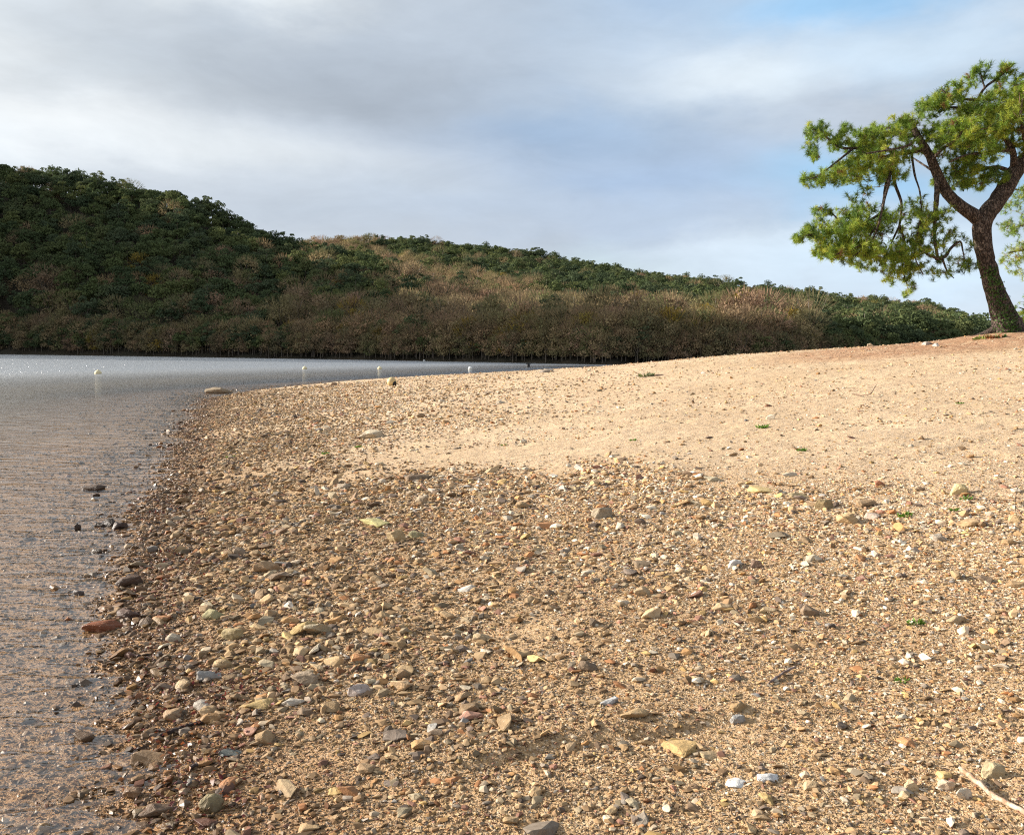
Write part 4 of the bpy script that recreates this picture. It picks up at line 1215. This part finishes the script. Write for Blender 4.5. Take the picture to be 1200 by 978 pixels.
# ------------------------------------------------------------------ buoys
def buoy(px_, py_, wpx, label, col=(.72, .62, .38), group='swimming-area buoys', eye=True):
    d = ray(px_, py_ + wpx * .25); t = -CAMZ / d[2]; p = CP + d * t
    R = wpx * t / F / 2
    e = empty('buoy', (p[0], p[1], 0), label, 'buoy', group)
    bm = bmesh.new(); bmesh.ops.create_uvsphere(bm, u_segments=24, v_segments=16, radius=R)
    for v in bm.verts: v.co.z = v.co.z * .95 + R * .2
    me = bpy.data.meshes.new('float_ball'); bm.to_mesh(me); bm.free(); me.materials.append(m_buoy)
    for q in me.polygons: q.use_smooth = True
    o = link(bpy.data.objects.new('float_ball', me), e); o.color = (*col, 1)
    V, f = tube_np(np.array([(0, 0, R * 1.05), (0, 0, R * 1.22), (R * .0, 0, R * 1.28)]), [R * .2, R * .17, R * .1], 10)
    o = obj_np('mooring_eye', V, f, m_buoy, e, smooth=True); o.color = (*col, 1)
    bm = bmesh.new(); bmesh.ops.create_cone(bm, segments=24, radius1=R * 1.0, radius2=R * 1.0, depth=R * .16, cap_ends=True)
    for v in bm.verts: v.co.z += R * .18
    for v in bm.verts: v.co.x *= 1.02; v.co.y *= 1.02
    me = bpy.data.meshes.new('rim'); bm.to_mesh(me); bm.free(); me.materials.append(m_buoy)
    o = link(bpy.data.objects.new('rim', me), e); o.color = (col[0] * .8, col[1] * .75, col[2] * .6, 1)


buoy(115, 436, 7.8, 'cream round buoy floating far from the sand, left-hand one of the row')
buoy(357, 431, 5.6, 'cream round buoy second from the left, off the far shingle')
buoy(445, 431, 5.2, 'cream round buoy straight above the beached one')
buoy(551, 431, 5, 'whitish round buoy nearest the sand spit', (.8, .8, .76))
buoy(497, 422.3, 2.6, 'tiny white float near the far shore, left one', (.85, .85, .85))
buoy(675, 424.8, 3.4, 'tiny white float near the far shore, at the narrows', (.85, .85, .85))
# dark float
d = ray(619, 430); p = CP + d * (-CAMZ / d[2])
e = empty('marker_float', (p[0], p[1], 0), 'small black marker float on the water off the spit', 'marker float')
V, f = tube_np(np.array([(0, 0, -.1), (0, 0, .02), (0, 0, .3), (0, 0, .42)]), [.18, .22, .20, .05], 12); obj_np('float_body', V, f, m_dark, e, smooth=True)
V, f = tube_np(np.array([(-.28, 0, .40), (0, 0, .44), (.28, 0, .40)]), [.05, .06, .05], 8); obj_np('cross_bar', V, f, m_dark, e)

# beached buoy
p = ground_pt(459, 452); R = 11 * np.linalg.norm(p - CP) / F / 2
e = empty('beached_buoy', p, 'yellowish round buoy stranded on the sand, black end facing the lake', 'buoy')
bm = bmesh.new(); bmesh.ops.create_uvsphere(bm, u_segments=28, v_segments=18, radius=R)
for v in bm.verts: v.co.z += R * .85
me = bpy.data.meshes.new('float_ball'); bm.to_mesh(me); bm.free(); me.materials.append(m_buoy)
for q in me.polygons: q.use_smooth = True
o = link(bpy.data.objects.new('float_ball', me), e); o.color = (.60, .45, .22, 1)
V, f = tube_np(np.array([(R * .55, -R * .45, R * .55), (R * .85, -R * .62, R * .52), (R * 1.0, -R * .70, R * .50)]), [R * .5, R * .46, R * .2], 14)
obj_np('end_cap', V, f, m_dark, e, smooth=True)

# ------------------------------------------------------------------ air
HAZE = 0
m_haze = bpy.data.materials.new('haze'); m_haze.use_nodes = True; nt = m_haze.node_tree; nt.nodes.clear()
out = N(nt, 'ShaderNodeOutputMaterial'); pv = N(nt, 'ShaderNodeVolumePrincipled'); pv.inputs['Color'].default_value = (.88, .93, 1, 1)
pv.inputs['Density'].default_value = HAZE; pv.inputs['Anisotropy'].default_value = .3
L(nt, pv.outputs[0], out.inputs['Volume'])
bm = bmesh.new(); bmesh.ops.create_cube(bm, size=1)
for v in bm.verts: v.co = Vector((v.co.x * 2300, v.co.y * 2300, -3.7 if v.co.z < 0 else 190))
me = bpy.data.meshes.new('haze'); bm.to_mesh(me); bm.free(); me.materials.append(m_haze)
if HAZE: tag(link(bpy.data.objects.new('haze', me)), 'thin pale air haze over the lake and hills', 'haze', kind='stuff')

# ------------------------------------------------------------------ sun and sky
SUN = Vector((-.974 * .943, .225 * .943, .334)).normalized()
sd = bpy.data.lights.new('sun', 'SUN'); so = bpy.data.objects.new('sun', sd); link(so)
sd.energy = 5.4; sd.angle = math.radians(.5); sd.color = (1, .92, .82)
so.rotation_euler = SUN.to_track_quat('Z', 'Y').to_euler(); so.location = (-50, 20, 60)
elev = math.asin(SUN.z); azr = math.atan2(SUN.x, SUN.y)

wd = bpy.data.worlds.new('World'); SC.world = wd; wd.use_nodes = True; nt = wd.node_tree; nt.nodes.clear()
out = N(nt, 'ShaderNodeOutputWorld'); bg = N(nt, 'ShaderNodeBackground'); bg.inputs[1].default_value = .1; L(nt, bg.outputs[0], out.inputs[0])
sky = N(nt, 'ShaderNodeTexSky'); sky.sky_type = 'NISHITA'; sky.sun_disc = False; sky.sun_elevation = elev; sky.sun_rotation = azr
tc = N(nt, 'ShaderNodeTexCoord'); D = tc.outputs['Generated']
se = N(nt, 'ShaderNodeSeparateXYZ'); L(nt, D, se.inputs[0])
az = math_(nt, 'ARCTAN2', se.outputs[0], se.outputs[1]); el = math_(nt, 'ARCSINE', se.outputs[2])
nzc = noise_(nt, mapping_(nt, D, (1, 1, 2.2)), 3.2, 7, .55, 1)
sn = N(nt, 'ShaderNodeSeparateColor'); L(nt, nzc, sn.inputs[0])
az = math_(nt, 'ADD', az, math_(nt, 'MULTIPLY', math_(nt, 'SUBTRACT', sn.outputs[0], .5), .22))
el = math_(nt, 'ADD', el, math_(nt, 'MULTIPLY', math_(nt, 'SUBTRACT', sn.outputs[1], .5), .14))


def lin(c):
    r = []
    for v in c:
        v = v / 255; r.append(((v + .055) / 1.055) ** 2.4 if v > .04045 else v / 12.92)
    return tuple(q * k * 10 / 2 ** EXPO for q, k in zip(r, (1.07, 1.10, 1.10)))


def blob(base, x, y, rx, ry, c, wgt=1.0):
    a0 = math.atan((x - 600) / F); e0 = math.atan((408 + .0105 * x - y) / F)
    dx = math_(nt, 'MULTIPLY', math_(nt, 'SUBTRACT', az, a0), F / rx); dy = math_(nt, 'MULTIPLY', math_(nt, 'SUBTRACT', el, e0), F / ry)
    q = math_(nt, 'ADD', math_(nt, 'MULTIPLY', dx, dx), math_(nt, 'MULTIPLY', dy, dy))
    g_ = math_(nt, 'EXPONENT', math_(nt, 'MULTIPLY', q, -1.0))
    return mixc(nt, math_(nt, 'MULTIPLY', g_, wgt), base, lin(c))


cov = noise_(nt, mapping_(nt, D, (1, 1, 2.5)), 2.0, 6, .55)
cl = ramp_(nt, noise_(nt, mapping_(nt, D, (1, 1, 3)), 2.6, 7, .6), [(.3, lin((165, 172, 186))), (.55, lin((190, 196, 206))), (.75, lin((222, 225, 228)))])
base = mixc(nt, smooth_(nt, cov, .34, .50), sky.outputs[0], cl)
hz = smooth_(nt, se.outputs[2], .22, .0)
base = mixc(nt, math_(nt, 'MULTIPLY', hz, .75), base, lin((205, 214, 226)))
for a in [(120, 60, 330, 90, (196, 202, 210), 1), (480, 60, 260, 80, (180, 189, 202), 1), (560, 170, 260, 60, (176, 187, 204), 1), (430, 118, 280, 34, (160, 168, 180), .9),
          (270, 12, 150, 24, (240, 242, 243), .95), (60, 125, 200, 26, (202, 207, 213), .5), (200, 190, 260, 34, (222, 226, 231), .95), (50, 172, 110, 26, (236, 238, 241), .7),
          (520, 245, 280, 36, (194, 202, 213), .9), (770, 225, 150, 70, (168, 188, 216), .95), (690, 152, 130, 34, (150, 174, 204), .8), (700, 60, 110, 60, (182, 197, 216), .8),
          (930, 60, 180, 40, (184, 207, 232), .8), (1090, 24, 170, 30, (138, 188, 232), .95), (940, 45, 100, 20, (150, 194, 232), .8), (730, 30, 70, 26, (164, 188, 218), .6),
          (850, 115, 120, 30, (220, 228, 236), .95), (1060, 105, 140, 34, (204, 220, 236), .9),
          (930, 240, 76, 40, (158, 202, 237), .7), (1000, 250, 70, 34, (150, 200, 238), .8), (1160, 230, 60, 60, (155, 202, 238), .7),
          (880, 306, 150, 22, (214, 225, 237), .9), (1030, 315, 160, 24, (208, 225, 241), .9), (1150, 345, 120, 24, (208, 226, 243), .9), (640, 262, 260, 22, (184, 197, 216), .7)]:
    base = blob(base, *a)
# veil of bright cloud round the sun, out of view, added to brighten water reflections
dt = N(nt, 'ShaderNodeVectorMath', operation='DOT_PRODUCT'); L(nt, D, dt.inputs[0]); dt.inputs[1].default_value = SUN[:]
glow = math_(nt, 'POWER', math_(nt, 'MAXIMUM', dt.outputs['Value'], 0), 9)
base = mixc(nt, glow, base, tuple(v * 3.0 for v in lin((255, 250, 240))))
wis = noise_(nt, mapping_(nt, D, (1, 1, 3.2), (0, .12, 0)), 7, 9, .62, 0, .4)
wis2 = noise_(nt, mapping_(nt, D, (1, 1, 2.6)), 2.4, 6, .6, 0, .3)
gain = math_(nt, 'ADD', .74, math_(nt, 'ADD', math_(nt, 'MULTIPLY', wis, .34), math_(nt, 'MULTIPLY', wis2, .26)))
gv = N(nt, 'ShaderNodeVectorMath', operation='SCALE'); L(nt, base, gv.inputs[0]); L(nt, gain, gv.inputs['Scale']); base = gv.outputs[0]
L(nt, base, bg.inputs[0])

SC.view_settings.view_transform = 'Standard'; SC.view_settings.look = 'None'; SC.view_settings.exposure = EXPO; SC.view_settings.gamma = 1
SC.view_settings.use_curve_mapping = False
SC.render.engine = 'CYCLES'; SC.cycles.filter_width = 1.15
SC.cycles.max_bounces = 8; SC.cycles.diffuse_bounces = 2; SC.cycles.glossy_bounces = 3; SC.cycles.transmission_bounces = 4; SC.cycles.transparent_max_bounces = 8
SC.cycles.use_denoising = False
